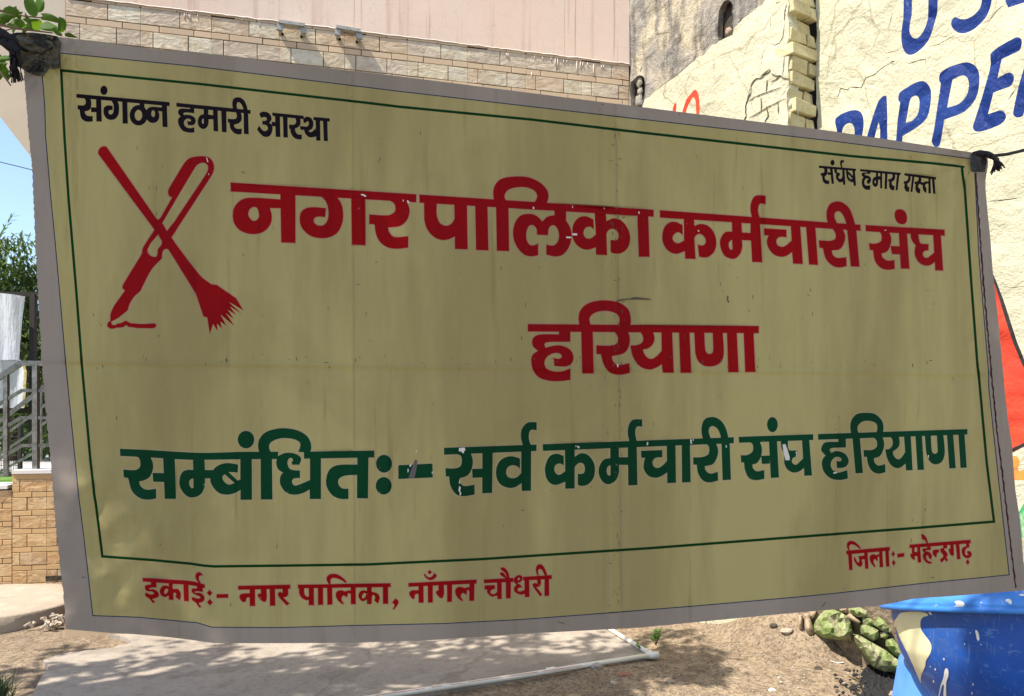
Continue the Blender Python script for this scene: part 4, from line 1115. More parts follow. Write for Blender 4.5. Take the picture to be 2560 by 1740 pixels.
leaves = ["290,0 330,-60~ 420,20~ 460,110~ 455,180~ 415,212 350,170~ 305,100~ 288,30~", "440,-20 520,-10~ 540,70~ 520,130~ 475,150~ 440,120~ 430,40~", "30,130 60,90~ 130,75~ 180,100~ 225,115 230,205 170,170~ 110,160~ 60,150~", "0,160 90,155~ 170,175~ 180,200~ 130,240~ 90,280~ 20,250~ -20,230",
          "170,270 190,230~ 240,225~ 290,260~ 325,325 250,340~ 190,320~", "300,145 330,190~ 370,250~ 390,335 340,300~ 305,240~", "340,240 420,225~ 500,250~ 510,330~ 470,385 400,350~ 370,310~", "490,205 560,180~ 640,185~ 710,230~ 700,280 640,265~ 570,250~ 500,235~", "710,200 780,230~ 808,290~ 795,350~ 760,390~ 710,385~ 700,300~",
          "480,310 560,260~ 640,290~ 700,330~ 720,405 640,385~ 540,370~ 490,350~", "780,405 840,395~ 900,430~ 955,462 850,450~ 790,435~", "-20,690 60,670~ 130,690~ 148,720 90,738~ -20,730", "-20,765 50,780~ 95,830 60,850~ 10,860~ -20,855", "10,850 80,860~ 120,920~ 105,975 60,930~ 10,890~", "-20,230 50,240~ 75,290 40,320~ -20,310", "90,310 170,290~ 240,330~ 300,352 180,345~ 110,335~",
          "640,330 700,380~ 750,410~ 755,440 700,430~ 650,390~", "-30,520 20,530~ 40,560 10,550~ -30,548"]
rl = random.Random(12)
for k in range(20):
    cx_, cy_ = rl.choice([(rl.uniform(60, 620), rl.uniform(180, 370)), (rl.uniform(-40, 250), rl.uniform(120, 330)), (rl.uniform(-40, 60), rl.uniform(660, 900))]); a_ = rl.uniform(-.6, 3.6); L2 = rl.uniform(75, 110); w2 = L2 * rl.uniform(.28, .42)
    ca, sa = math.cos(a_), math.sin(a_)
    leaves.append(" ".join("%.1f,%.1f%s" % (cx_ + u * ca - v * sa, cy_ + u * sa + v * ca, t_) for u, v, t_ in ((-L2, 0, ''), (-L2 * .4, w2, '~'), (L2 * .4, w2 * .8, '~'), (L2, 0, ''), (L2 * .4, -w2 * .8, '~'), (-L2 * .4, -w2, '~'))))
for i, s in enumerate(leaves):
    c = contour(s, *XL); Y = 1.95 + .32 * ((i * 7) % 11) / 11 + (0 if i < 11 else -.1 if i < 18 else .3)
    cx = sum(p[0] for p in c) / len(c); cy = sum(p[1] for p in c) / len(c); tilt = random.uniform(-.9, .9); tl2 = random.uniform(-.9, .9)
    V = []; n = len(c)
    for f in (1.0, .62):
        for p in c:
            x = cx + (p[0] - cx) * f; y = cy + (p[1] - cy) * f
            V.append(at(x, y, Y + (x - cx) * .0011 * tilt + (y - cy) * .0011 * tl2 + (.004 if f == 1 else -.002)))
    V.append(at(cx, cy, Y + .002)); F = []
    for j in range(n): F += [(j, (j + 1) % n, n + (j + 1) % n, n + j), (n + j, n + (j + 1) % n, 2 * n)]
    mesh("leaf", V, F, M_leafn, rtree, smooth=True)
# ================================================================== the banner
BN = Plane(at(70, 900, 1.6), 14.8)
def gs(t, w): return math.exp(-(t / w) ** 2)
def bdisp(x, y):
    d = .018 * noise.noise(Vector((x * .0016, y * .0018, 1))) + .0035 * noise.noise(Vector((x * .006, y * .003, 4)))
    d += .0022 * noise.noise(Vector((x * .02, y * .009, 8)))
    x2 = 1543 + (y - 900) * .012
    d += .0055 * gs(x - x2, 5) - .005 * gs(x - x2 + 30, 9) + .007 * gs(x - x2 - 26, 20)
    d += .0034 * gs(x - 882 - (y - 900) * .004, 4) - .0018 * gs(x - 868, 12)
    hy = 905 + (x - 200) * .013
    d += .003 * gs(y - hy, 5) - .002 * gs(y - hy - 16, 10)
    k = gs(x - 150, 260) * gs(y - 1420, 300)
    d += k * (.020 * noise.noise(Vector((x * .011 + y * .006, y * .012, 2))) + .004 * noise.noise(Vector((x * .03, y * .045, 5))))
    dd = (x - 470) * .75 + (y - 1560) * -.6
    d += .007 * gs(dd, 34) * gs(y - 1530, 140) * gs(x - 500, 150)
    t = (x - 420) * .35 + (y - 1310) * .93
    d += .003 * gs(t, 10) * gs(x - 420, 190)
    d += .0022 * gs((x - 930) * .86 - (y - 860) * .5, 6) * gs(y - 900, 190)
    for cx, cy, a0 in ((120, 120, .5), (2440, 395, 2.4)):
        r = math.hypot(x - cx, y - cy); th = math.atan2(y - cy, x - cx)
        d += .0045 * math.sin(th * 15 + a0 + .004 * r) * min(1, r / 70) * gs(r, 240)
    d += .006 * gs(x - 2480, 60) * noise.noise(Vector((0, y * .012, 3)))
    return d
def bsurf(x, y): 
    return BN.hit(x, y, bdisp(x, y))

O_A = (160, 200, 5.81); O_B = (500, 200, 5.81); O_E1 = (220, 340, 5.81); O_E2 = (220, 580, 5.6425)
O_C1 = (560, 420, 4); O_C2 = (1040, 420, 4); O_C3 = (1600, 450, 4); O_C4 = (1900, 450, 4); O_D = (1310, 740, 4)
O_F1 = (290, 1040, 4); O_F2 = (800, 1040, 4); O_F3 = (1340, 1020, 4); O_F4 = (1860, 1010, 4)
O_G1 = (340, 1410, 4); O_G2 = (820, 1410, 4); O_H = (2090, 1320, 5.81); O_I = (2030, 390, 5.81)
WORDS = {}
def word(key, colour, *items):
    """items: (origin, 'P'|'N'|'E', data)"""
    pos, neg = [], []
    for org, kind, s in items:
        if kind == 'P': pos.append(contour(s, *org))
        elif kind == 'N': neg.append(contour(s, *org))
        elif kind == 'E': pos.append(ell(*s, *org))
        elif kind == 'n': neg.append(ell(*s, *org))
    WORDS[key] = (colour, pos, neg)

A, B = O_A, O_B
word('slogan_1', 'K', (A, 'P', "178,200 1535,322 1533,380 180,258"),
     (A, 'P', "288,262 382,262 397,320~ 393,385~ 370,435~ 300,458 312,492~ 345,520~ 418,523 418,602 350,608~ 290,590~ 245,540~ 225,430 197,428 197,362 280,368~ 312,345~ 315,310~ 308,280~"),
     (A, 'P', "388,395 470,398 470,468 395,468"), (A, 'P', "465,270 540,275 550,605 470,603"), (A, 'E', (580, 150, 53, 68)),
     (A, 'P', "680,285 775,300 795,350~ 802,420~ 790,500~ 750,560~ 690,580~ 620,560~ 580,500~ 572,440~ 590,390~ 640,368~ 710,375 705,440 665,438~ 648,460~ 655,490~ 680,500~ 710,480~ 720,430~ 718,360~"),
     (A, 'P', "845,305 920,312 928,635 852,632"), (A, 'E', (1085, 512, 132, 150)), (A, 'n', (1082, 512, 54, 78)), (A, 'P', "1095,325 1168,335 1172,400 1210,500 1165,480 1100,380"),
     (A, 'P', "1420,360 1495,365 1505,685 1432,682"), (A, 'P', "1425,400 1290,388~ 1225,405~ 1195,450~ 1190,520~ 1210,580~ 1250,615~ 1300,623~ 1350,605~ 1380,560~ 1385,500~ 1370,452 1425,457"), (A, 'N', "1295,440~ 1322,490~ 1300,538~ 1268,495~"))
word('slogan_2', 'K', (A, 'P', "1632,330 2710,437 2710,492 1632,388"),
     (A, 'P', "1830,395 1893,400 1893,483 1760,472~ 1735,485~ 1740,508 1800,505~ 1870,525~ 1912,575~ 1905,630~ 1870,657~ 1800,655 1788,595 1835,600~ 1845,585~ 1820,565~ 1780,565~ 1745,600~ 1745,640~ 1770,680~ 1830,700~ 1893,685 1895,762 1820,765~ 1730,740~ 1675,670~ 1655,600~ 1665,555~ 1695,528 1660,490~ 1662,440~ 1695,415~ 1832,420"),
     (A, 'E', (2022, 605, 80, 108)), (A, 'N', "2020,560~ 2030,600~ 2020,640~ 2003,605~"), (A, 'P', "2028,405 2095,410 2098,590 2030,590"), (A, 'P', "2090,500 2170,512 2170,570 2090,572"), (A, 'P', "2163,415 2232,425 2240,748 2172,742"),
     (B, 'P', "308,440 383,448 387,760 318,755"), (B, 'P', "520,465 595,475 608,540~ 600,590~ 560,630~ 495,650 502,682~ 540,708~ 607,705 606,785 550,790~ 490,765~ 440,700~ 428,620 403,615 403,560 480,568~ 525,555~ 535,520~"),
     (B, 'P', "633,470 700,480 709,790 637,782"), (B, 'P', "480,432 470,370~ 472,310~ 495,265~ 545,250~ 600,262~ 650,310~ 680,380~ 695,450 690,490 636,480 630,430~ 610,370~ 580,330~ 555,322~ 540,335~ 532,370~ 545,430 570,460 520,465"))
word('slogan_3', 'K', (B, 'P', "1048,472 1508,520 1506,570 1052,522"), (B, 'P', "1648,535 1885,557 1885,605 1648,585"),
     (B, 'P', "860,490 890,465~ 935,460~ 990,475~ 1030,520~ 1040,570~ 1025,600~ 1005,622 1040,645~ 1055,690~ 1045,760~ 1015,810~ 970,828~ 920,818~ 870,775~ 828,718 858,660 890,710~ 930,740~ 965,735~ 985,710~ 975,670~ 945,650~ 905,648 905,593 950,592~ 970,575~ 965,550~ 935,538~ 885,550"),
     (B, 'P', "1040,605 1100,612 1100,675 1045,670"), (B, 'P', "1088,500 1162,505 1168,828 1100,825"), (B, 'P', "1203,510 1270,515 1277,838 1212,835"),
     (B, 'P', "1370,545 1455,550 1462,600~ 1455,650~ 1425,685~ 1380,705 1390,750~ 1420,788~ 1480,792 1478,862 1420,862~ 1360,835~ 1320,770~ 1310,710 1293,705 1293,645 1345,650~ 1385,635~ 1395,600~ 1385,560~"), (B, 'P', "1450,668 1530,675 1530,728 1460,722"),
     (B, 'P', "1500,572 1520,545~ 1560,532~ 1610,550~ 1642,600~ 1645,660~ 1625,710~ 1580,735 1590,752~ 1620,755~ 1680,700 1690,820 1610,835~ 1560,815~ 1525,770~ 1510,720 1465,718 1465,670 1540,680~ 1572,660~ 1580,620~ 1565,600~ 1545,605 1545,625 1503,622"),
     (B, 'P', "1678,575 1745,580 1750,882 1688,880"), (B, 'P', "1785,580 1850,590 1858,890 1798,885"))
E1, E2 = O_E1, O_E2
word('emblem', 'R', (E1, 'P', "150,262 148,225~ 165,185~ 200,157~ 240,150~ 268,154 990,1195 1145,1380 1250,1540 1060,1530 965,1362"),
     (E1, 'P', "1222,890 1185,877~ 1165,840~ 1165,790~ 1205,710 1405,385~ 1480,320~ 1580,297~ 1680,293~ 1760,315~ 1812,375~ 1832,450~ 1822,520~ 1780,600 1212,1475 1260,1540 1015,1440 875,1521 965,1362 960,1250 985,1195~ 1015,1213~ 1055,1185"),
     (E1, 'N', "1080,1262 1545,475~ 1600,410~ 1670,388~ 1720,405~ 1745,450~ 1735,510~ 1690,590 1250,1250 1145,1380"),
     (E2, 'P', "930,-20 770,230~ 762,290~ 745,330 495,740~ 485,780~ 500,808~ 522,825 375,1030~ 340,1100~ 318,1160~ 315,1252 290,1272~ 270,1310~ 290,1347~ 345,1365~ 400,1350 490,1345 545,1310 560,1335 700,1355 850,1358 930,1355~ 960,1330~ 955,1297~ 930,1288~ 780,1298~ 600,1285 530,1250 470,1282~ 400,1295 395,1312 340,1310 325,1265 345,1255 420,1215~ 560,1105 590,1010~ 650,915~ 740,830~ 770,770 850,610~ 920,500~ 1045,370 1048,300~ 1070,252~ 1110,238~ 1135,248 1520,870 1628,1192 1682,1205 1718,1440 1765,1295 1825,1395 1820,1290 1885,1360 1868,1262 1950,1320 1870,1165 2065,1325 1945,1145 2058,1228 1970,1095 2088,1168 2000,1050 2168,1155 1985,985 2192,1105 2090,935 1815,745 1740,738 1580,610~ 1175,80 1245,-20"),
     (E2, 'N', "985,40 1035,115~ 1042,155~ 1022,200~ 985,245~ 980,305~ 965,345~ 930,350~ 870,325~ 842,280~ 842,240~ 890,150"))
C = O_C1; D2 = O_C2
word('title_1', 'R', (C, 'P', "65,145 1925,263 1922,343 68,235"), (C, 'P', "563,255 714,265 715,750 572,745"),
     (C, 'P', "575,315 260,297~ 170,320~ 105,390~ 88,470~ 105,560~ 170,630~ 290,662~ 400,635~ 465,560~ 478,480~ 460,400 575,403"), (C, 'N', "298,388 330,400~ 348,450~ 345,500~ 300,530~ 262,505~ 243,460~ 260,410~"),
     (C, 'P', "960,280 1135,297 1170,350~ 1190,430~ 1185,540~ 1140,640~ 1060,690~ 965,702~ 860,675~ 780,600~ 757,510~ 780,430~ 860,393~ 1020,402 1012,490 930,488~ 900,510~ 905,550~ 945,575~ 1000,568~ 1035,520~ 1045,440~ 1030,360~ 1000,310~"),
     (C, 'P', "1272,300 1413,312 1416,773 1278,768"),
     (C, 'P', "1650,322 1825,335 1850,390~ 1855,440~ 1830,520~ 1760,580~ 1640,595 1652,640~ 1700,688~ 1843,682 1843,795 1740,808~ 1640,795~ 1560,740~ 1520,660~ 1505,565 1453,560 1453,465 1640,472~ 1700,445~ 1714,410~ 1700,355~"))
C = O_C2; G = O_C3
word('title_2', 'R', (C, 'P', "32,265 2377,418 2377,488 35,347"),
     (C, 'P', "80,345 208,352 208,470~ 240,550~ 295,577~ 350,560~ 385,510 383,360 510,370 517,815 390,810 388,685 330,712~ 260,720~ 180,690~ 110,610~ 82,520"),
     (C, 'P', "592,375 715,380 725,825 600,820"), (C, 'P', "800,385 925,395 932,832 808,828"),
     (C, 'P', "778,322 772,240~ 790,170~ 850,110~ 980,85~ 1120,92~ 1240,145~ 1310,220~ 1325,290~ 1305,365 1170,350 1200,320~ 1210,270~ 1180,225~ 1110,195~ 1020,192~ 930,215~ 890,260~ 888,300~ 910,335"),
     (C, 'P', "1383,420 1502,430 1500,525 1540,590~ 1556,680~ 1530,790~ 1470,865~ 1390,885~ 1303,865 1303,765 1370,775~ 1415,740~ 1430,670~ 1410,600~ 1370,572~ 1330,600~ 1320,672 1208,668 1205,610~ 1170,572~ 1130,580~ 1105,640~ 1105,710~ 1130,760~ 1165,775~ 1222,755 1222,872 1150,884~ 1080,865~ 1010,790~ 971,680~ 985,560~ 1040,480~ 1130,458~ 1200,475~ 1265,535 1310,490~ 1385,470"),
     (C, 'P', "1785,445 1900,455 1905,530 1980,502~ 2060,530~ 2125,620~ 2142,720~ 2110,810~ 2040,855~ 1960,850~ 1945,835 1945,718 2005,720~ 2025,690~ 2015,640~ 1970,608~ 1925,625~ 1905,660 1912,872 1800,868 1797,795 1710,818~ 1630,790~ 1575,720~ 1562,630~ 1580,550~ 1630,495~ 1700,482~ 1775,515 1780,615 1740,588~ 1695,600~ 1675,650~ 1695,695~ 1740,705~ 1797,665 1792,560"),
     (G, 'P', "-27,355 83,362 96,768 -12,768"))
C = O_C3; G = O_C4
word('title_3', 'R', (C, 'P', "198,302 2205,448 2207,508 200,375"),
     (C, 'P', "438,380 541,390 543,460 610,440~ 690,465~ 745,540~ 763,620~ 745,710~ 690,765~ 640,775~ 590,765 578,645 625,655~ 655,630~ 650,580~ 605,540~ 565,550~ 543,580 556,790 452,787 448,712 360,738~ 285,710~ 235,640~ 222,570~ 240,480~ 285,430~ 350,418~ 425,450 428,550 385,522~ 345,540~ 325,580~ 345,620~ 385,632~ 441,605"),
     (C, 'P', "918,410 1015,420 1020,525 1105,530 1105,425 1200,430 1222,822 1122,820 1110,605 1020,600 1022,670~ 1000,740~ 950,785~ 900,785~ 840,750~ 802,660~ 805,590~ 850,525~ 922,515"), (C, 'N', "920,598 926,690 905,698~ 888,660~ 892,620~"),
     (C, 'P', "1120,380 1105,300~ 1110,230~ 1140,170~ 1180,153~ 1257,158 1255,243 1205,235~ 1185,265~ 1182,320~ 1200,385"),
     (C, 'P', "1240,483 1465,497 1465,572 1395,570~ 1365,600~ 1375,650~ 1420,668~ 1460,655~ 1516,605 1508,450 1602,458 1628,840 1532,837 1520,720 1470,755~ 1410,768~ 1340,745~ 1285,680~ 1268,610~ 1285,555 1242,553"),
     (C, 'P', "1660,465 1753,470 1780,850 1690,845"),
     (C, 'P', "1915,480 2030,495 2052,560~ 2040,630~ 2000,690~ 1918,705 1930,750~ 1970,778~ 2063,772 2067,860 2000,875~ 1930,860~ 1860,790~ 1828,680 1795,678 1787,603 1900,608~ 1950,590~ 1958,560~ 1945,515~"),
     (C, 'P', "2070,485 2163,495 2195,868 2108,865"),
     (C, 'P', "1878,432 1865,370~ 1870,300~ 1900,240~ 1960,215~ 2020,222~ 2090,280~ 2130,370~ 2153,450 2162,500 2073,490 2060,430~ 2040,370~ 2010,325~ 1975,312~ 1950,330~ 1945,370~ 1970,432 1985,460 1900,450"))
C = O_C4
word('title_4', 'R', (C, 'P', "1055,450 1845,497 1848,558 1058,513"),
     (C, 'P', "1180,510 1290,515 1312,580~ 1305,650~ 1275,710~ 1215,738 1225,770~ 1270,805~ 1345,800 1348,888 1280,898~ 1210,880~ 1150,810~ 1130,702 1098,700 1088,632 1150,636~ 1205,615~ 1217,570~ 1205,530~"),
     (C, 'P', "1305,660 1400,662 1402,745 1320,740"), (C, 'P', "1387,518 1470,525 1495,888 1408,886"), (C, 'P', "1395,292~ 1445,310~ 1470,370~ 1460,425~ 1425,443~ 1375,425~ 1347,365~ 1355,310~"),
     (C, 'P', "1508,530 1583,535 1590,590~ 1605,632~ 1640,640 1685,640 1685,705 1650,708~ 1628,735~ 1640,770~ 1670,778~ 1700,760~ 1742,725 1730,540 1808,545 1832,906 1752,904 1748,820 1700,852~ 1650,855~ 1590,825~ 1550,755~ 1548,690~ 1558,655 1525,615~ 1508,570~"))
C = O_D
word('title_5', 'R', (C, 'P', "38,280 2348,300 2348,372 38,355"),
     (C, 'P', "348,345 463,350 463,458 230,462~ 205,480~ 215,517 330,493~ 420,510~ 480,560~ 495,630~ 470,680~ 420,705~ 305,700 295,620 350,628~ 378,605~ 360,578~ 310,570~ 240,600~ 205,660~ 225,725~ 300,755~ 390,752~ 463,725 463,838 380,850~ 270,850~ 150,815~ 90,740~ 72,650~ 85,590~ 140,547 95,510~ 80,460~ 100,410~ 160,385~ 350,383"),
     (C, 'P', "571,345 688,350 697,775 583,775"), (C, 'P', "552,290 545,220~ 560,150~ 620,85~ 720,50~ 850,45~ 960,70~ 1040,130~ 1065,200~ 1068,270~ 1055,300 935,292 955,255~ 950,210~ 920,175~ 850,152~ 760,152~ 690,180~ 655,225~ 668,295"),
     (C, 'P', "890,345 1040,352 1058,420~ 1050,500~ 1000,570~ 878,602 890,650~ 935,690~ 1052,672 1057,770 950,788~ 860,765~ 800,690~ 768,582 723,580 723,493 860,495~ 925,475~ 940,430~ 925,385~"),
     (C, 'P', "1150,345 1290,352 1305,420~ 1295,470~ 1250,520~ 1188,535 1210,590~ 1260,628~ 1310,615~ 1376,550 1374,350 1482,355 1497,768 1390,766 1378,682 1320,718~ 1250,735~ 1160,705~ 1090,610~ 1063,495 1130,490~ 1180,465~ 1192,430~ 1180,385~"),
     (C, 'P', "1549,350 1655,355 1673,768 1566,768"),
     (C, 'P', "1702,355 1803,358 1812,530~ 1830,570~ 1858,580~ 1885,565~ 1892,530 1887,358 1987,360 1998,580~ 1970,660~ 1910,697~ 1850,705~ 1785,690~ 1735,640~ 1712,570"),
     (C, 'P', "2029,360 2128,365 2145,762 2043,762"), (C, 'P', "2196,362 2295,366 2313,760 2213,760"))
C = O_F1; G = O_F2
word('affiliated_1', 'G', (C, 'P', "38,327 300,338 700,362~ 900,368~ 1240,358 1622,357 1620,430 1240,433 900,438~ 700,437~ 300,412 42,400"), (C, 'P', "1825,352 1880,357 2583,345 2583,415 1880,427 1878,362 1830,360"),
     (C, 'P', "190,400 345,412 368,465~ 370,530~ 340,605~ 290,640~ 232,655 245,700~ 300,735~ 402,727 402,825 320,837~ 235,820~ 160,750~ 120,620 78,613 72,535 190,540~ 235,515~ 243,470~ 228,420~"),
     (C, 'P', "365,568 490,570 490,660 372,658"), (C, 'P', "471,412 587,420 600,830 487,828"),
     (C, 'P', "769,430 885,430 890,540 990,540 990,622 890,625 888,700~ 850,780~ 770,815~ 700,795~ 640,710~ 635,630~ 665,560~ 720,537~ 772,540"), (C, 'N', "772,622 775,715 755,722~ 733,680~ 740,640~"),
     (C, 'P', "1220,485 1110,470~ 1020,495~ 965,550~ 942,640~ 970,710~ 1030,770~ 1110,787~ 1190,770~ 1245,740 1245,838 1360,838 1358,425 1243,425 1243,635 1215,645 1125,560 1218,565"), (C, 'N', "1090,585 1185,670 1130,685~ 1085,660~ 1065,620~ 1075,590~"),
     (C, 'E', (1300, 236, 83, 88)), (C, 'P', "1446,425 1560,425 1565,835 1448,835"),
     (C, 'P', "1430,362 1420,290~ 1440,220~ 1500,160~ 1600,128~ 1700,122~ 1820,145~ 1910,200~ 1948,270~ 1952,330~ 1940,362 1825,355 1840,310~ 1840,270~ 1800,240~ 1740,225~ 1660,222~ 1590,240~ 1540,275~ 1532,320~ 1552,364"),
     (C, 'P', "1620,402 1680,372~ 1750,368~ 1820,390~ 1852,430~ 1832,488 1762,488 1755,460 1770,445~ 1755,420~ 1730,425~ 1715,470~ 1735,525~ 1775,542 1840,545 1840,620 1780,625~ 1760,655~ 1780,692~ 1815,692~ 1940,640 1940,420 2050,420 2050,830 1938,830 1937,735 1870,770~ 1790,787~ 1710,770~ 1655,710~ 1638,650~ 1650,590~ 1672,568 1620,530~ 1602,470~ 1610,425~"),
     (G, 'P', "372,412 485,412 480,825 370,822 370,590 250,597~ 190,630~ 185,680~ 220,722~ 285,727 285,830 200,828~ 120,790~ 65,700~ 65,610~ 100,530~ 180,490~ 373,485"), (G, 'E', (640, 477, 80, 90)), (G, 'E', (637, 698, 80, 88)),
     (G, 'P', "783,492 1125,475 1128,615 783,630"))
word('affiliated_2', 'G', (G, 'P', "1240,318 2165,285 2165,350 1240,388"),
     (G, 'P', "1375,382 1510,375 1528,440~ 1520,520~ 1480,590~ 1395,625 1400,665~ 1440,700~ 1545,685 1547,785 1440,802~ 1365,785~ 1305,700~ 1290,605 1257,605 1255,522 1355,522~ 1405,500~ 1418,450~ 1408,400~"),
     (G, 'P', "1520,530 1628,525 1628,615 1525,618"), (G, 'P', "1624,362 1727,360 1722,770 1622,773"),
     (G, 'P', "2012,345 2112,345 2110,748 2018,750 2015,672 1950,712~ 1880,718~ 1800,680~ 1762,600~ 1770,500~ 1820,430~ 1910,402~ 2000,425 2000,530 1965,500~ 1910,495~ 1868,530~ 1870,595~ 1915,622~ 1970,610~ 2012,570"),
     (G, 'P', "2030,298 2010,220~ 2015,140~ 2050,85~ 2090,62~ 2167,62 2167,143 2110,140~ 2090,180~ 2092,240~ 2112,298"))
C = O_F3; G = O_F4
word('affiliated_3', 'G', (C, 'P', "67,362 1978,292 1978,352 70,430"),
     (C, 'P', "289,408 387,402 387,488 450,452~ 520,470~ 575,540~ 590,620~ 570,710~ 510,770~ 440,778~ 418,765 418,658 470,655~ 488,620~ 475,560~ 430,550~ 387,590 387,805 292,808 292,738 190,770~ 120,730~ 90,640~ 98,560~ 140,480~ 210,457~ 277,480 278,575 235,555~ 190,580~ 190,640~ 230,668~ 292,632"),
     (C, 'P', "742,390 828,388 830,492 918,492 918,383 1008,380 1015,772 922,774 920,570 830,568 830,640~ 800,720~ 730,762~ 670,740~ 628,660~ 635,580~ 680,515~ 743,500"), (C, 'N', "745,572 745,670 725,675~ 708,640~ 715,590~"),
     (C, 'P', "934,338 918,260~ 925,180~ 965,120~ 1062,112 1063,188 1015,185~ 995,215~ 995,270~ 1010,338"),
     (C, 'P', "1050,428 1263,420 1263,493 1200,498~ 1168,530~ 1175,580~ 1215,600~ 1265,575~ 1309,530 1307,368 1395,365 1400,748 1312,752 1312,645 1240,688~ 1180,697~ 1120,675~ 1078,610~ 1078,550~ 1090,500 1052,498"),
     (C, 'P', "1457,362 1540,362 1547,742 1460,746"),
     (C, 'P', "1685,355 1800,352 1820,410~ 1815,480~ 1770,560~ 1688,582 1695,620~ 1740,655~ 1818,638 1822,725 1735,745~ 1670,725~ 1620,650~ 1607,567 1572,567 1572,493 1660,490~ 1720,465~ 1732,420~ 1722,375~"),
     (C, 'P', "1854,345 1937,345 1950,717 1866,722"), (C, 'P', "1670,318 1655,240~ 1660,170~ 1690,110~ 1750,90~ 1810,100~ 1870,150~ 1905,220~ 1925,300 1936,350 1856,350 1840,260~ 1810,205~ 1765,180~ 1735,200~ 1728,240~ 1752,315 1760,345 1680,345"))
word('affiliated_4', 'G', (G, 'P', "-53,328 693,302 693,360 -50,388"),
     (G, 'P', "55,382 160,378 178,440~ 172,520~ 130,590~ 85,605 90,640~ 125,672~ 203,660 205,748 120,762~ 50,740~ 10,660~ 0,585 -28,585 -33,512 30,510~ 80,480~ 92,440~ 80,395~"), (G, 'P', "170,518 258,515 258,597 180,600"), (G, 'P', "249,370 330,368 350,735 268,740"), (G, 'E', (284, 206, 54, 76)),
     (G, 'P', "367,365 440,362 440,430~ 455,465 530,465 533,530 495,535~ 478,570~ 495,600~ 525,605~ 590,545 580,360 653,358 680,715 603,718 600,640 550,675~ 490,685~ 435,655~ 405,600~ 402,560~ 400,500~ 375,440~"))
word('affiliated_5', 'G', (G, 'P', "740,300 2235,250 2235,305 742,358"),
     (G, 'P', "944,345 1018,343 1020,435 885,440~ 858,455~ 868,490 920,470~ 1000,490~ 1045,550~ 1040,600~ 1000,635~ 930,640 925,568 965,572~ 972,545~ 930,528~ 890,550~ 868,600~ 885,655~ 940,685~ 1032,660 1040,745 960,760~ 870,745~ 800,680~ 778,600~ 790,545~ 815,515 775,470~ 775,430~ 810,385~ 945,378"),
     (G, 'P', "1084,340 1159,338 1190,690 1115,694"), (G, 'P', "1070,295 1062,220~ 1080,150~ 1130,100~ 1220,87~ 1310,100~ 1375,160~ 1395,220~ 1392,290 1322,290 1333,240~ 1320,195~ 1260,170~ 1190,175~ 1145,210~ 1135,250~ 1146,295"),
     (G, 'P', "1285,332 1385,330 1402,390~ 1395,450~ 1360,520~ 1298,544 1310,590~ 1345,615~ 1412,600 1415,682 1345,697~ 1280,670~ 1240,600~ 1228,528 1198,528 1195,460 1280,458~ 1325,430~ 1330,390~ 1318,355~"),
     (G, 'P', "1460,328 1548,325 1557,380~ 1545,430~ 1488,477 1500,520~ 1540,553~ 1575,535~ 1611,480 1600,322 1668,320 1687,662 1620,665 1615,597 1570,632~ 1530,642~ 1475,615~ 1430,540~ 1412,452 1450,450~ 1480,420~ 1487,380~ 1478,345~"),
     (G, 'P', "1714,318 1780,315 1800,658 1735,660"), (G, 'P', "1808,315 1868,312 1878,460~ 1890,490~ 1915,497~ 1937,480 1928,312 1994,310 2008,480~ 1990,560~ 1950,597~ 1900,602~ 1855,570~ 1825,500~"),
     (G, 'P', "2029,308 2092,306 2118,642 2053,645"), (G, 'P', "2144,305 2205,302 2228,636 2165,640"))
C = O_G1; G = O_G2
word('unit_1', 'R', (C, 'P', "65,138 350,155 560,172~ 688,205 688,242 560,214~ 350,197 68,175"),
     (C, 'P', "148,178 205,182 205,235 150,237~ 130,250~ 185,255~ 225,290~ 225,325~ 180,347 160,350 192,378 170,392 130,345~ 95,320~ 92,295 105,288~ 130,300~ 165,305~ 180,290~ 160,275~ 110,270~ 90,245~ 95,215~ 150,205"),
     (C, 'P', "325,190 370,192 370,245~ 420,250~ 448,300~ 440,365 395,330 402,300~ 387,285~ 373,295 376,360 328,357 328,315 290,330~ 250,310~ 238,270~ 260,225~ 300,215~ 328,225"), (C, 'N', "305,243 322,258~ 305,295~ 284,297~ 285,265~"),
     (C, 'P', "473,200 525,207 530,375 480,370"), (C, 'P', "608,215 668,225 668,280 600,272~ 585,285~ 640,290~ 680,320~ 680,365~ 640,387 625,390 655,432 632,437 595,385~ 560,360~ 558,338 575,332~ 610,345~ 642,342~ 640,325~ 600,310~ 562,285~ 560,250~ 610,245"),
     (C, 'P', "630,195 600,150~ 595,110~ 620,82~ 650,88~ 668,118 645,115~ 632,125~ 630,150~ 652,200"), (C, 'P', "735,258 763,288 738,322 708,290"), (C, 'P', "738,350 767,383 740,415 710,383"), (C, 'P', "805,302 922,300 922,338 807,340"))
word('unit_2', 'R', (C, 'P', "1022,218 1542,207 1543,247 1022,258"), (C, 'P', "1137,250 1190,248 1192,420 1138,420 1137,335 1110,337~ 1100,372 1075,382~ 1045,355~ 1035,320~ 1060,298~ 1137,292"),
     (C, 'P', "1248,248 1305,246 1308,340~ 1298,377 1270,375~ 1230,340~ 1217,305~ 1248,295"), (C, 'P', "1337,245 1390,244 1393,417 1340,418"), (C, 'P', "1465,243 1520,242 1520,310~ 1495,330~ 1472,334 1535,395 1508,415 1430,330~ 1420,295~ 1440,280~ 1465,290"))
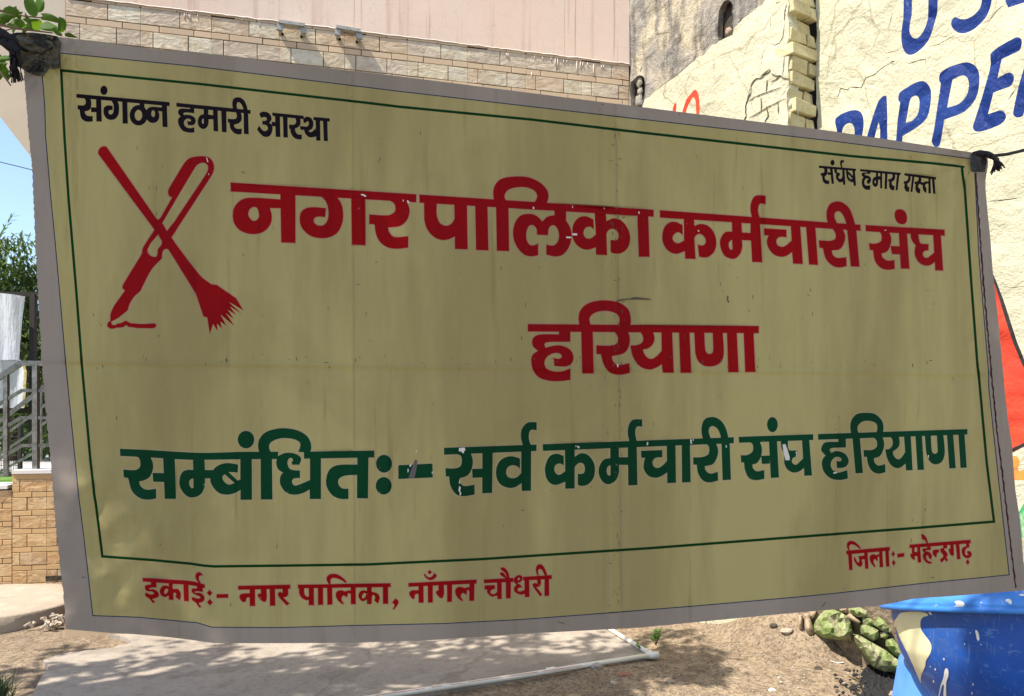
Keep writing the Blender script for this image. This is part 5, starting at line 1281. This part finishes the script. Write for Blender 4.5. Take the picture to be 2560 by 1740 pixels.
word('unit_3', 'R', (C, 'P', "1618,207 2547,192 2547,230 1620,243"), (C, 'P', "1630,238 1683,236 1685,300~ 1710,330 1730,320 1727,234 1778,233 1780,412 1727,412 1727,358 1700,362~ 1650,330~ 1630,285"),
     (C, 'P', "1819,232 1870,232 1872,408 1820,410"), (C, 'P', "1911,230 1961,230 1965,406 1914,408"), (C, 'P', "1932,207 1908,165~ 1912,125~ 1950,100~ 2010,103~ 2070,140~ 2108,180 2095,188 2050,160~ 1990,140~ 1950,150~ 1947,207"),
     (C, 'P', "2147,226 2197,225 2197,402 2148,402 2148,300 2122,290 2110,335 2075,315~ 2060,330~ 2055,360~ 2080,395 2065,402 2020,365~ 1997,310~ 2010,275~ 2050,262~ 2090,275 2110,268~ 2148,262"),
     (G, 'P', "388,228 440,226 440,275~ 490,290~ 518,335~ 500,398 462,365 470,330~ 455,310~ 440,322 438,402 390,402 388,355 350,373~ 315,350~ 303,315~ 320,275~ 355,262~ 388,270"), (G, 'N', "365,290 380,300~ 365,338~ 345,342~ 342,315~"),
     (G, 'P', "549,226 600,224 602,398 550,398"), (G, 'P', "672,345 700,365~ 703,395~ 660,457 648,450 665,412~ 642,385"))
word('unit_4', 'R', (G, 'P', "803,190 1487,155 1487,195 805,228"), (G, 'P', "904,220 955,218 957,387 907,388 905,300 875,302~ 865,345 850,350~ 825,325~ 812,290~ 835,265~ 905,262"), (G, 'P', "997,216 1048,214 1048,386 1000,387"),
     (G, 'P', "1103,210 1158,207 1160,300~ 1145,342 1120,337~ 1085,300~ 1080,275~ 1105,262"), (G, 'P', "1190,205 1241,202 1240,378 1192,380"), (G, 'P', "1414,193 1465,191 1462,368 1413,370 1413,270 1392,258 1385,310 1350,290~ 1330,308~ 1330,330~ 1350,365 1340,373 1295,335~ 1272,285~ 1280,245~ 1320,228~ 1370,242 1385,234~ 1414,230"),
     (G, 'P', "1017,60 1040,82 1017,105 995,82"), (G, 'P', "970,97 990,125~ 1020,133~ 1048,115~ 1060,90 1087,118~ 1050,155~ 1015,160~ 975,135~ 958,105"))
word('unit_5', 'R', (G, 'P', "1558,155 1855,138 1855,180 1560,192"), (G, 'P', "1950,128 2238,110 2238,150 1952,165"),
     (G, 'P', "1565,215 1670,210 1672,245 1630,265~ 1625,290~ 1660,300~ 1691,280 1690,182 1738,180 1738,350 1692,352 1690,320~ 1640,327~ 1595,290~ 1590,255 1567,255"), (G, 'P', "1777,178 1829,175 1828,343 1780,345"),
     (G, 'P', "1720,38 1760,35~ 1800,80~ 1817,142 1790,142 1770,90~ 1740,65~"), (G, 'P', "1715,90 1750,85~ 1792,142 1772,142 1730,115~"),
     (G, 'P', "1872,130 1900,112~ 1940,120~ 1942,160~ 1915,185~ 1895,190~ 1920,205~ 1945,235 1905,240~ 1895,262~ 1920,275~ 1966,258 1965,160 2012,158 2015,330 1968,332 1967,300 1930,308~ 1870,280~ 1860,240~ 1885,205 1860,180~ 1858,150~"), (G, 'N', "1905,137 1920,142~ 1910,162~ 1896,158~"),
     (G, 'P', "2090,155 2128,152 2130,200~ 2112,225~ 2085,232 2143,305 2122,325 2060,240~ 2045,205~ 2065,190~ 2093,195"), (G, 'P', "2165,148 2210,146 2212,318 2165,320"), (G, 'P', "2090,110 2078,60~ 2090,15~ 2125,2~ 2160,30~ 2195,115 2170,115~ 2140,60~ 2115,50~ 2100,70~ 2110,118"))
C = O_H
word('district_1', 'R', (C, 'P', "148,330 780,275 780,330 150,385"), (C, 'P', "175,375 230,370 240,608 192,612"), (C, 'P', "182,330 158,270~ 165,215~ 205,187~ 260,195~ 320,240~ 362,295 345,305 290,260~ 235,238~ 200,250~ 190,285~ 202,330"),
     (C, 'P', "408,358 460,353 470,590 425,592 415,455 375,462~ 385,500~ 375,545~ 345,562~ 300,530~ 262,470~ 258,430 275,425 300,480~ 330,500~ 337,450~ 320,410 410,400"),
     (C, 'P', "623,340 672,336 685,567 635,570 628,420 610,410 600,490 565,450~ 548,470~ 550,510~ 575,555 560,570 510,510~ 488,440~ 500,400~ 550,380~ 585,398 600,385~ 627,382"), (C, 'P', "715,333 765,328 775,557 728,562"),
     (C, 'P', "830,335 855,375 832,420 805,380"), (C, 'P', "838,462 865,505 840,548 812,505"), (C, 'P', "892,375 990,362 990,415 893,430"))
word('district_2', 'R', (C, 'P', "1068,242 1955,170 1958,222 1070,292"), (C, 'P', "1100,285 1140,283 1142,350 1180,345 1180,278 1222,275 1238,498 1190,502 1182,410 1142,410 1148,462 1110,450~ 1080,400~ 1085,375 1105,370"),
     (C, 'P', "1320,262 1375,258 1378,320 1320,325~ 1295,335~ 1340,340~ 1390,390~ 1385,460 1345,430~ 1335,395~ 1312,405~ 1315,450~ 1340,480~ 1388,492 1385,518~ 1320,505~ 1275,455~ 1262,390~ 1282,360 1255,325~ 1265,300~ 1322,295"), (C, 'P', "1238,95 1265,92~ 1310,140~ 1342,222 1320,222 1285,175~ 1250,160"),
     (C, 'P', "1410,320 1440,315~ 1495,310 1495,355 1470,360 1455,430 1420,400~ 1402,360~"), (C, 'P', "1555,248 1610,243 1612,290~ 1570,300~ 1582,325 1612,360~ 1620,400~ 1600,425 1628,465 1605,492 1580,455 1535,502 1508,462 1550,425~ 1560,400~ 1545,380~ 1530,360~ 1512,320~ 1520,300~ 1556,290"),
     (C, 'P', "1660,240 1705,235 1712,380~ 1700,407 1665,390~ 1640,340~ 1635,310~ 1662,300"), (C, 'P', "1740,232 1789,228 1808,452 1758,455"), (C, 'P', "1890,222 1934,218 1938,280 1905,290~ 1880,320~ 1875,370~ 1895,395~ 1925,385 1905,360~ 1905,340~ 1940,335~ 1970,370~ 1960,415~ 1915,440~ 1865,425~ 1830,370~ 1828,310~ 1855,275~ 1890,268"), (C, 'P', "1912,455 1940,492 1915,535 1885,495"))
C = O_I
word('way_1', 'K', (C, 'P', "98,138 640,185 638,218 102,175"), (C, 'P', "172,172 222,178 225,240~ 215,270~ 185,300 192,335~ 215,355~ 250,355 250,405 205,407~ 160,370~ 145,290 128,282 125,245 160,246~ 178,225~"), (C, 'P', "220,235 272,238 272,275 230,275"), (C, 'P', "260,182 300,186 320,405 285,403"), (C, 'E', (298, 97, 30, 42)),
     (C, 'P', "322,185 360,190 366,238 405,245 405,285 388,295~ 390,325~ 420,330~ 441,300 438,195 473,198 485,418 450,418 448,375 400,382~ 360,345~ 345,300~ 350,265~ 325,230~"), (C, 'P', "425,175 408,120~ 410,75~ 435,55~ 465,65 462,100 440,95~ 435,120~ 446,178"),
     (C, 'P', "490,200 525,203 530,290~ 545,320~ 575,335 592,320 588,208 624,212 640,432 605,432 600,380 560,377~ 520,345~ 500,290~"), (C, 'P', "530,222 612,310 605,345 522,260"))
word('way_2', 'K', (C, 'P', "697,188 1288,243 1285,280 700,222"), (C, 'P', "798,212 848,216 848,262 780,260~ 765,275~ 800,280~ 850,310~ 858,360~ 830,402~ 800,400 795,350 817,345~ 800,325~ 770,345~ 760,390~ 780,425~ 848,425 845,488 790,490~ 740,455~ 722,390~ 730,335~ 747,310 722,280~ 730,245~ 800,240"),
     (C, 'P', "927,225 960,228 962,290 990,295 989,232 1020,236 1020,472 990,470 988,345 962,345 960,400~ 935,447~ 905,445~ 878,410~ 880,340~ 905,305~ 929,300"), (C, 'N', "924,350 925,395 912,395~ 908,370~"), (C, 'P', "1060,240 1098,245 1088,480 1052,478"),
     (C, 'P', "1165,250 1205,254 1210,310~ 1195,350~ 1158,377 1167,420~ 1200,438 1195,497 1150,492~ 1120,440~ 1122,375 1105,368 1110,335 1145,330~ 1168,300~"), (C, 'P', "1235,258 1270,262 1245,498 1212,495"))
word('way_3', 'K', (C, 'P', "1340,248 1803,307 1800,345 1345,285"), (C, 'P', "1394,280 1432,285 1430,345~ 1412,382~ 1385,402 1392,440~ 1415,455 1410,522 1370,515~ 1340,460~ 1345,405 1330,400 1335,365 1370,362~ 1395,330~"), (C, 'P', "1456,290 1489,294 1460,522 1430,520"),
     (C, 'P', "1545,300 1588,306 1588,365~ 1572,400~ 1545,422 1548,460~ 1575,480 1570,542 1530,535~ 1500,480~ 1505,410 1488,405 1490,370 1525,368~ 1545,345~"), (C, 'P', "1575,375 1620,385 1610,425 1568,412"), (C, 'P', "1690,325 1722,328 1728,545 1690,542 1690,402 1660,405~ 1645,430~ 1665,475 1660,542 1625,510~ 1605,450~ 1610,400~ 1640,370~ 1690,368"), (C, 'P', "1740,328 1778,334 1795,550 1760,548"))

# border lines and margins, in photo pixels
green_in = [(153, 176), (161, 340), (171, 491), (190, 719), (205, 916), (226, 1150), (236, 1239), (240, 1262), (256, 1391), (380, 1400), (475, 1409), (510, 1414), (535, 1416), (715, 1414), (921, 1411), (1200, 1398), (1630, 1370), (2090, 1335), (2288, 1320), (2485, 1304), (2467, 1159), (2448, 950), (2443, 905), (2428, 704), (2412, 473), (2407, 440), (2405, 420), (2408, 417), (2330, 408), (2126, 390), (1600, 331), (1330, 299), (1000, 267), (900, 255), (500, 210)]
blue_in = [(103, 128), (106, 190), (112, 268), (114, 340), (125, 472), (138, 605), (150, 742), (165, 916), (181, 1080), (197, 1242), (209, 1337), (232, 1539), (346, 1543), (494, 1557), (530, 1568), (700, 1569), (874, 1564), (1112, 1558.7), (1300, 1549), (1550, 1530), (1760, 1513), (2000, 1492), (2099, 1482), (2300, 1459), (2523, 1437), (2498, 1214), (2472, 971), (2471, 926), (2447, 638), (2437, 432), (2434, 398), (2344, 386), (2060, 350), (1540, 291), (1000, 228.5), (480, 165), (142, 132)]
outer_c = [(30, 84), (60, 86), (145, 92), (400, 124), (480, 129), (760, 163), (1000, 191), (1300, 229), (1600, 267), (2060, 325), (2250, 353), (2428, 381), (2469, 388)]
right_e = [(2470, 412), (2464, 450), (2464, 473), (2470, 540), (2476, 597), (2482, 679), (2490, 750), (2498, 823), (2511, 967), (2519, 1040), (2530, 1114), (2538, 1222), (2550, 1298), (2559, 1402), (2567, 1475)]
bot = [(2560, 1476), (2369, 1491), (2320, 1494), (2283, 1497), (2240, 1506), (2198, 1514), (2000, 1531), (1900, 1540), (1601, 1569), (1300, 1585), (1052, 1602), (871, 1607), (700, 1608), (536, 1608), (480, 1600), (422, 1593), (331, 1585), (271, 1582), (164, 1573)]
left_k = [(163, 1560), (161, 1505), (149.5, 1411), (140, 1318), (131, 1206), (129, 1182), (114, 1011), (104, 897), (95, 742), (87, 567), (80, 416), (71, 326), (64, 237), (60, 175), (45, 150), (34, 120)]
left_e = []
rn = random.Random(4)
for a, c in zip(left_k, left_k[1:]):
    k = max(1, int(abs(a[1] - c[1]) / 5))
    for j in range(k):
        t = j / k; left_e.append((a[0] + (c[0] - a[0]) * t + rn.uniform(-1.6, 1.2), a[1] + (c[1] - a[1]) * t))
def densify(c, st, closed=False):
    o = []
    for i in range(len(c) - (0 if closed else 1)):
        p, q = c[i], c[(i + 1) % len(c)]; l = math.hypot(q[0] - p[0], q[1] - p[1]); k = max(1, int(l / st))
        for j in range(k): o.append((p[0] + (q[0] - p[0]) * j / k, p[1] + (q[1] - p[1]) * j / k))
    if not closed: o.append(c[-1])
    return o
outline = densify(outer_c, 30) + densify(right_e, 30) + densify(bot, 30) + left_e
def inset(c, w):
    n = len(c); o = []
    for i in range(n):
        p = c[i]; a = c[i - 1]; b_ = c[(i + 1) % n]
        l1 = math.hypot(p[0] - a[0], p[1] - a[1]) or 1; l2 = math.hypot(b_[0] - p[0], b_[1] - p[1]) or 1
        n1 = (-(p[1] - a[1]) / l1, (p[0] - a[0]) / l1); n2 = (-(b_[1] - p[1]) / l2, (b_[0] - p[0]) / l2)
        m = (n1[0] + n2[0], n1[1] + n2[1]); k = (m[0] ** 2 + m[1] ** 2) / 2 or 1
        k = max(k, .5)
        o.append((p[0] + m[0] / k * w, p[1] + m[1] / k * w))
    return o
gi = densify(green_in, 30, True); bi = densify(blue_in, 30, True)
stitch_c = [(2439, 432), (2451, 605), (2463, 761), (2484, 992), (2492, 1075), (2505, 1176), (2519, 1298), (2530, 1390), (2540, 1477)]
stitch = []
for i, p in enumerate(densify(stitch_c, 7)): stitch.append((p[0] + (.5 if i % 4 < 2 else -.5) + rn.uniform(-.4, .4), p[1]))
stitch[0] = (stitch[0][0], 432); stitch = [p for p in stitch if p[1] < 1474]
sw = [rn.uniform(3.0, 5.2) for _ in stitch]

GROUPS = {'field': ([inset(bi, 0)], [])}
vx = lambda y: 1547 + (y - 900) * .012
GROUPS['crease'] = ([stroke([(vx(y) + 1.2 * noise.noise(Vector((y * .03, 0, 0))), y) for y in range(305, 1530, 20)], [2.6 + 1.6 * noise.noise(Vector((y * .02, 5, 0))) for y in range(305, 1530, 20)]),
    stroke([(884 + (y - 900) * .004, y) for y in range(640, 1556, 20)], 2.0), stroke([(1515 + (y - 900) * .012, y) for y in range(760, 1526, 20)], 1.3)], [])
GROUPS['blue_line'] = ([inset(bi, 1.2)], [inset(bi, -1.2)])
if area(inset(gi, 3)) ** 2 < area(inset(gi, -3)) ** 2: gsg = -1
else: gsg = 1
if abs(area(inset(bi, 1.2))) < abs(area(inset(bi, -1.2))): GROUPS['blue_line'] = ([inset(bi, -1.2)], [inset(bi, 1.2)])
GROUPS['green_line'] = ([inset(gi, 3.3 * gsg)], [inset(gi, -3.3 * gsg)])
GROUPS['stitch'] = ([stroke(stitch, sw)], [])
def grow(c, w):
    a = inset(c, w); return a if abs(area(a)) > abs(area(c)) else inset(c, -w)
def shrink(c, w):
    a = inset(c, w); return a if abs(area(a)) < abs(area(c)) else inset(c, -w)
for kk in 'RGK':
    GROUPS['halo_' + kk] = ([grow(c, 2.1 if len(c) > 4 else 2.1) for w_ in WORDS.values() if w_[0] == kk for c in w_[1]], [shrink(c, 2.0) for w_ in WORDS.values() if w_[0] == kk for c in w_[2]])  # camera sharpening halo, added as thin pale outlines round the letters
for k, (c, p, n) in WORDS.items(): GROUPS[k] = (p, n)
flk = [contour(s, *o) for s, o in [("1565,652 1612,655 1610,675 1565,672", O_C2), ("1502,685 1550,687 1550,703 1503,700", O_C2), ("1370,258 1400,262 1425,280 1415,290 1390,278 1372,272", O_C1), ("1830,322 1842,325 1860,345 1845,350 1832,340", O_C1), ("1788,316 1796,318 1796,338 1790,336", O_C1),
       ("1168,388 1180,390 1184,405 1176,412 1168,404", O_C2), ("1875,396 1890,398 1884,414 1878,412", O_C2), ("2222,436 2238,438 2232,462 2224,452", O_C2), ("1562,376 1570,378 1568,402 1563,398", O_C2), ("578,500 592,502 592,516 580,516", O_C3), ("1245,503 1262,494 1260,504 1248,508", O_C4),
       ("1390,320 1445,315 1455,340 1440,352 1440,370 1425,372 1415,355 1388,352", O_F2), ("1395,640 1402,640 1398,680 1388,670", O_F2), ("1392,700 1408,715 1400,745 1412,770 1408,795 1396,792 1398,765 1384,745", O_F2), ("893,490 915,480 912,500 897,510", O_F2), ("875,528 887,530 885,560 876,566", O_F2), ("958,340 970,345 968,362 958,360", O_F2), ("1118,555 1130,560 1124,580 1118,572", O_F2),
       ("1540,312 1556,315 1560,355 1548,362 1544,335", O_F3), ("1568,310 1578,312 1576,330 1570,328", O_F3), ("1108,340 1124,345 1118,372 1104,370 1112,355", O_F3), ("1897,370 1906,372 1908,396 1899,395", O_F3), ("412,378 432,382 435,402 418,400", O_F3), ("395,376 404,378 402,392 396,390", O_F3), ("930,680 942,684 945,712 932,708", O_D),
       ("385,405 412,400 430,440 458,535 455,562 415,562 395,480", O_F4), ("515,478 528,476 530,528 518,530 524,505", O_F4), ("890,684 940,682 925,692 900,698", O_F4), ("1838,512 1850,510 1846,545 1838,535", O_F4), ("1717,310 1728,315 1748,375 1735,382", O_E1), ("1746,545 1760,548 1758,568 1748,560", O_E1)]]
GROUPS['flake'] = (flk, [])
GROUPS['tear'] = ([contour("950,432 975,445 970,500 945,620 885,620 905,560 930,490", *O_F2)], [])
EX = []
for y in range(130, 1600, 11):
    for xo in (-44, -36, -30, -22, -11, -7, -4, 0, 4, 7, 11, 20, 32): EX.append((1543 + (y - 900) * .012 + xo, y))
    for xo in (-18, -10, -5, -2, 1, 4, 8): EX.append((882 + (y - 900) * .004 + xo, y))
for x in range(110, 2480, 13):
    for yo in (-10, -5, -2, 1, 4, 8, 14, 20, 27): EX.append((x, 905 + (x - 200) * .013 + yo))
EX = [p for p in EX if inside(p, outline)]
P2, T = traced(outline, GROUPS, (17, 17), .3, EX)

def banner_mat(name, col, dirt, trans, gloss=.55, flk=None, tr=None):
    mx = [('noise', (2.6, 2.6, .5), .42, .58, dirt, 1.0), ('noise', (14, 14, 1.1), .50, .72, tuple(c * .72 for c in dirt), .45), ('warp', (3.2, 3.2, 2.4), .58, .68, tuple(c * .7 for c in dirt), .30),
          ('spots', (75, 75, 75), .10, 0, tuple(c * .3 for c in dirt), .5), ('noise', (40, 40, 16), .68, .76, tuple(c * .4 for c in dirt), .45)]
    mx.append(('noise', (30, 30, 1.3), .60, .72, (dirt[0] * .55, dirt[1] * .45, dirt[2] * .40), .6))
    if flk: mx.append(('noise', (70, 70, 70), .70, .73, flk, .8))
    return mat(name, col, gloss, mix=mx, bump=[((3, 3, 240), .16, .0012), ((12, 12, 6), .16, .004)], spec=.04, trans=trans, trcol=tr, pos=True)
M_field = banner_mat("printed_yellow_vinyl", (.42, .352, .165), (.265, .208, .108), .34, tr=(.50, .49, .19))
M_margin = banner_mat("unprinted_grey_vinyl", (.27, .225, .195), (.19, .155, .13), .32, tr=(.50, .48, .45))
M_redl = banner_mat("red_print", (.29, .004, .005), (.245, .004, .006), .03, .40, (.35, .12, .10))
M_greenl = banner_mat("green_print", (.004, .052, .020), (.004, .042, .016), .03, .40, (.22, .24, .16))
M_blackl = banner_mat("black_print", (.009, .005, .009), (.013, .008, .012), .03, .40)
M_gline = banner_mat("green_border_print", (.004, .042, .008), (.004, .034, .008), .03)
M_bline = banner_mat("blue_border_print", (.006, .028, .08), (.01, .03, .07), .03)
M_haloR = banner_mat("red_letter_halo", (.43, .26, .165), (.37, .22, .14), .10)
M_haloG = banner_mat("pale_letter_halo", (.43, .37, .22), (.37, .31, .19), .10)
M_crease = banner_mat("fold_shade_crease", (.40, .335, .18), (.30, .24, .13), .12)  # fold shading put into the colour as separate crease lines
M_thread = mat("dark_red_stitching", (.045, .008, .008), .9)
M_flake = mat("bare_white_vinyl", (.66, .60, .52), .6)
M_tear = mat("grey_abraded_vinyl", (.12, .105, .10), .8, bump=[(90, .4, .002)])

bn = empty("fabric_banner", BN.hit(163, 1573), BN.ang)
tag(bn, "long yellow banner with red and green Hindi lettering, grey margin, hung across the yard", "banner")
lay(P2, T['field'], bsurf, "printed_sheet", M_field, bn)
lay(P2, T[None], bsurf, "margin", M_margin, bn)
lay(P2, T['green_line'], bsurf, "border_line", M_gline, bn)["label"] = "thick green border line"
lay(P2, T['blue_line'], bsurf, "border_line", M_bline, bn)["label"] = "thin blue border line"
def pick(key, conts, used):
    r = []
    for i, f in enumerate(T[key]):
        if i in used: continue
        c = (sum(P2[j][0] for j in f) / 3, sum(P2[j][1] for j in f) / 3)
        if any(inside(c, q) for q in conts): r.append(f); used.add(i)
    return r
used = {k: set() for k in 'RGK'}
for k, (c, p, n) in WORDS.items():
    xs = [q[0] for w in p for q in w]; ys = [q[1] for w in p for q in w]; e = 2.6
    tt = pick('halo_' + c, [[(min(xs) - e, min(ys) - e), (max(xs) + e, min(ys) - e), (max(xs) + e, max(ys) + e), (min(xs) - e, max(ys) + e)]], used[c])
    if tt: lay(P2, tt, bsurf, "sharpening_halo", M_haloR if c == 'R' else M_haloG, bn)
uc = set()
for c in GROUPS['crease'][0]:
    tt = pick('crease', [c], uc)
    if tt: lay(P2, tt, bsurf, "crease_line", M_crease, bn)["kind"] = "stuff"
lay(P2, T['stitch'], bsurf, "stitching", M_thread, bn)
MC = {'K': M_blackl, 'R': M_redl, 'G': M_greenl}
TXT = {'slogan_1': "black word संगठन", 'slogan_2': "black word हमारी", 'slogan_3': "black word आस्था", 'title_1': "red word नगर", 'title_2': "red word पालिका", 'title_3': "red word कर्मचारी", 'title_4': "red word संघ", 'title_5': "red word हरियाणा",
       'affiliated_1': "green word सम्बंधित", 'affiliated_2': "green word सर्व", 'affiliated_3': "green word कर्मचारी", 'affiliated_4': "green word संघ", 'affiliated_5': "green word हरियाणा", 'unit_1': "small red word इकाई", 'unit_2': "small red word नगर", 'unit_3': "small red word पालिका",
       'unit_4': "small red word नाँगल", 'unit_5': "small red word चौधरी", 'district_1': "small red word जिला", 'district_2': "small red word महेन्द्रगढ़", 'way_1': "small black word संर्घष", 'way_2': "small black word हमारा", 'way_3': "small black word रास्ता", 'emblem': "red emblem of crossed broom and scraper"}
for k, (c, p, n) in WORDS.items():
    if T.get(k): lay(P2, T[k], bsurf, "emblem" if k == 'emblem' else "lettering", MC[c], bn)["label"] = TXT[k]
for c in flk:
    ft = [f for f in T['flake'] if inside((sum(P2[i][0] for i in f) / 3, sum(P2[i][1] for i in f) / 3), c)]
    if ft: lay(P2, ft, bsurf, "worn_patch", M_flake, bn)
lay(P2, T['tear'], bsurf, "worn_patch", M_tear, bn)["label"] = "grey abrasion across the dash"
# hem: a folded, slightly raised strip at the right margin
# worn marks
M_scuff = mat("dark_scuff", (.10, .075, .05), .9)
for i, (s, o) in enumerate([("918,48 980,28 1120,8 1270,28 1270,38 1120,36 990,44 930,56", O_D), ("2030,0 2045,0 2042,40 2055,62 2044,70 2030,40", O_D), ("312,342 368,358 366,364 312,349", (1300, 1450, 3.32)), ("575,372 580,376 547,415 541,410", (1900, 1400, 3.521)), ("1085,360 1078,380 1082,384", (1540, 0, 4))]):
    c = contour(s, *o); P3, T3 = traced(c, {}, 8)
    lay(P3, T3[None], lambda x, y: BN.hit(x, y, bdisp(x, y) + .0012), "scuff_mark", M_scuff, bn)

rg = random.Random(40); GB = MB()
for k in range(230):
    m_ = rg.random()
    if m_ < .28: x, y = 1546 + rg.gauss(0, 9), rg.uniform(330, 1520)
    elif m_ < .5: y = 905 + rg.gauss(0, 9); x = rg.uniform(200, 2380)
    elif m_ < .62: x, y = rg.choice([(1223, 640), (1265, 700), (2015, 800), (1820, 700), (2300, 1300), (390, 470), (605, 440), (2095, 1080)]); x += rg.gauss(0, 14); y += rg.gauss(0, 40)
    else: x, y = rg.uniform(180, 2440), rg.uniform(230, 1520)
    if not inside((x, y), outline): continue
    w_, h_ = rg.uniform(.5, 1.3), rg.uniform(1.5, 7)
    if rg.random() < .2: w_, h_ = h_, w_
    q = [BN.hit(x + a, y + b_, bdisp(x, y) + .0012) for a, b_ in ((-w_, -h_ * .6), (w_ * .3, -h_), (w_, h_ * .4), (-w_ * .2, h_))]
    GB.add(q, [(0, 3, 2, 1)])
tag(GB.build("grime_speck", M_scuff, bn), kind="stuff")
# packing tape patches on the two upper corners
M_tape = mat("dirty_packing_tape", (.085, .075, .048), .8, mix=[('noise', 18, .45, .65, (.13, .12, .085), .8), ('warp', (30, 30, 30), .55, .60, (.015, .015, .012), .9)], bump=[((25, 25, 25), .6, .012, 'warp'), ((6, 6, 40), .5, .01)], spec=.25, pos=True)
M_tape2 = mat("black_tape", (.03, .028, .026), .5, mix=[('noise', 40, .45, .7, (.075, .07, .065), .7)], bump=[(45, .9, .012)], spec=.4, pos=True)
def patch(s, org, m, name, off, amp, sd):
    c = contour(s, *org); P3, T3 = traced(c, {}, 4)
    def sf(x, y): return BN.hit(x, y, bdisp(x, y) + off + amp * noise.noise(Vector((x * .07, y * .09, sd))) + amp * .6 * abs(noise.noise(Vector((x * .21, y * .16, sd)))))
    return lay(P3, T3[None], sf, name, m, bn)
patch("120,410 200,393 400,393 560,412 650,430 700,440 745,520 730,620 738,830 650,835 600,830 560,880~ 520,915~ 430,912~ 360,890 290,850 250,820 180,800 150,640 130,560~", (0, 0, 4.842), M_tape, "tape_patch", .006, .006, 2)
patch("210,85 240,78 300,84 310,130 296,195 215,192 207,140", (2340, 350, 2.431), M_tape2, "tape_patch", .006, .006, 7)
patch("150,430 400,400 640,440 650,560 500,640 300,600 160,540", (0, 0, 4.842), M_tape, "tape_patch", .013, .005, 9)

# cloth knots, tassels and ropes holding the corners
M_cloth = mat("frayed_black_cloth", (.022, .020, .024), .95, bump=[(60, .8, .006)])
k1 = empty("black_cloth_tie", at(15, 100, 1.6)); tag(k1, "frayed black cloth tie knotted at the upper left corner of the banner", "rope", "cloth ties holding the banner")
rn = random.Random(9); XK = 4.842
for pts, w in [([(-300, 320), (-60, 400), (20, 430), (90, 500), (150, 560)], .012), ([(-300, 360), (0, 450), (70, 530), (150, 600)], .011), ([(-100, 420), (30, 400), (120, 470), (190, 520)], .010), ([(120, 480), (150, 560), (190, 600)], .012)]:
    b = MB(); b.tube([at(x / XK, y / XK, 1.58 + rn.uniform(-.015, .015)) for x, y in pts], w, 7, True, w * .8); b.build("cloth_strand", M_cloth, k1, True)
for i in range(13):
    x0 = 140 + rn.uniform(-20, 60); y0 = 600 + rn.uniform(-10, 120); x = x0; y = y0; pts = []
    x1 = 120 + i * 13
    for j in range(6):
        t = j / 5; pts.append((x0 + (x1 - x0) * t + rn.uniform(-9, 9), y0 + (rn.uniform(930, 1000) - y0) * t))
    b = MB(); b.tube([at(px / XK, py / XK, 1.575 + rn.uniform(-.02, .02)) for px, py in pts], .0026, 5, True, .0016); b.build("frayed_end", M_cloth, k1, True)
k2 = empty("black_cloth_tie", at(2470, 390, 2.2)); tag(k2, "black tassel tie at the upper right corner of the banner with rope going right", "rope", "cloth ties holding the banner")
b = MB(); b.tube([at(x, y, 2.215 + .01 * z) for x, y, z in [(2432, 388, 0), (2450, 383, -1), (2468, 385, 0), (2482, 392, 0)]], .010, 8, True, .008); b.build("knot", M_cloth, k2, True)
b = MB(); b.tube([at(2455, 384, 2.21), at(2480, 390, 2.22), at(2520, 385, 2.26), at(2562, 375, 2.3), at(2760, 340, 2.6)], .0048, 7); b.build("rope", M_cloth, k2, True)
for i in range(15):
    a = i / 14; x1 = 2476 + a * 36; y1 = 438 - a * 22 + rn.uniform(-6, 4); pts = [(2472 + rn.uniform(-4, 6), 386 + rn.uniform(-3, 4))]
    pts += [(2488 + a * 8 + rn.uniform(-3, 3), 400 + rn.uniform(-4, 4)), (x1 * .45 + (2490 + a * 8) * .55, 415 + rn.uniform(-4, 4) - a * 6), (x1, y1)]
    b = MB(); b.tube([at(px, py, 2.205 + rn.uniform(-.012, .012)) for px, py in pts], .0034, 5, True, .0016); b.build("tassel_strand", M_cloth, k2, True)
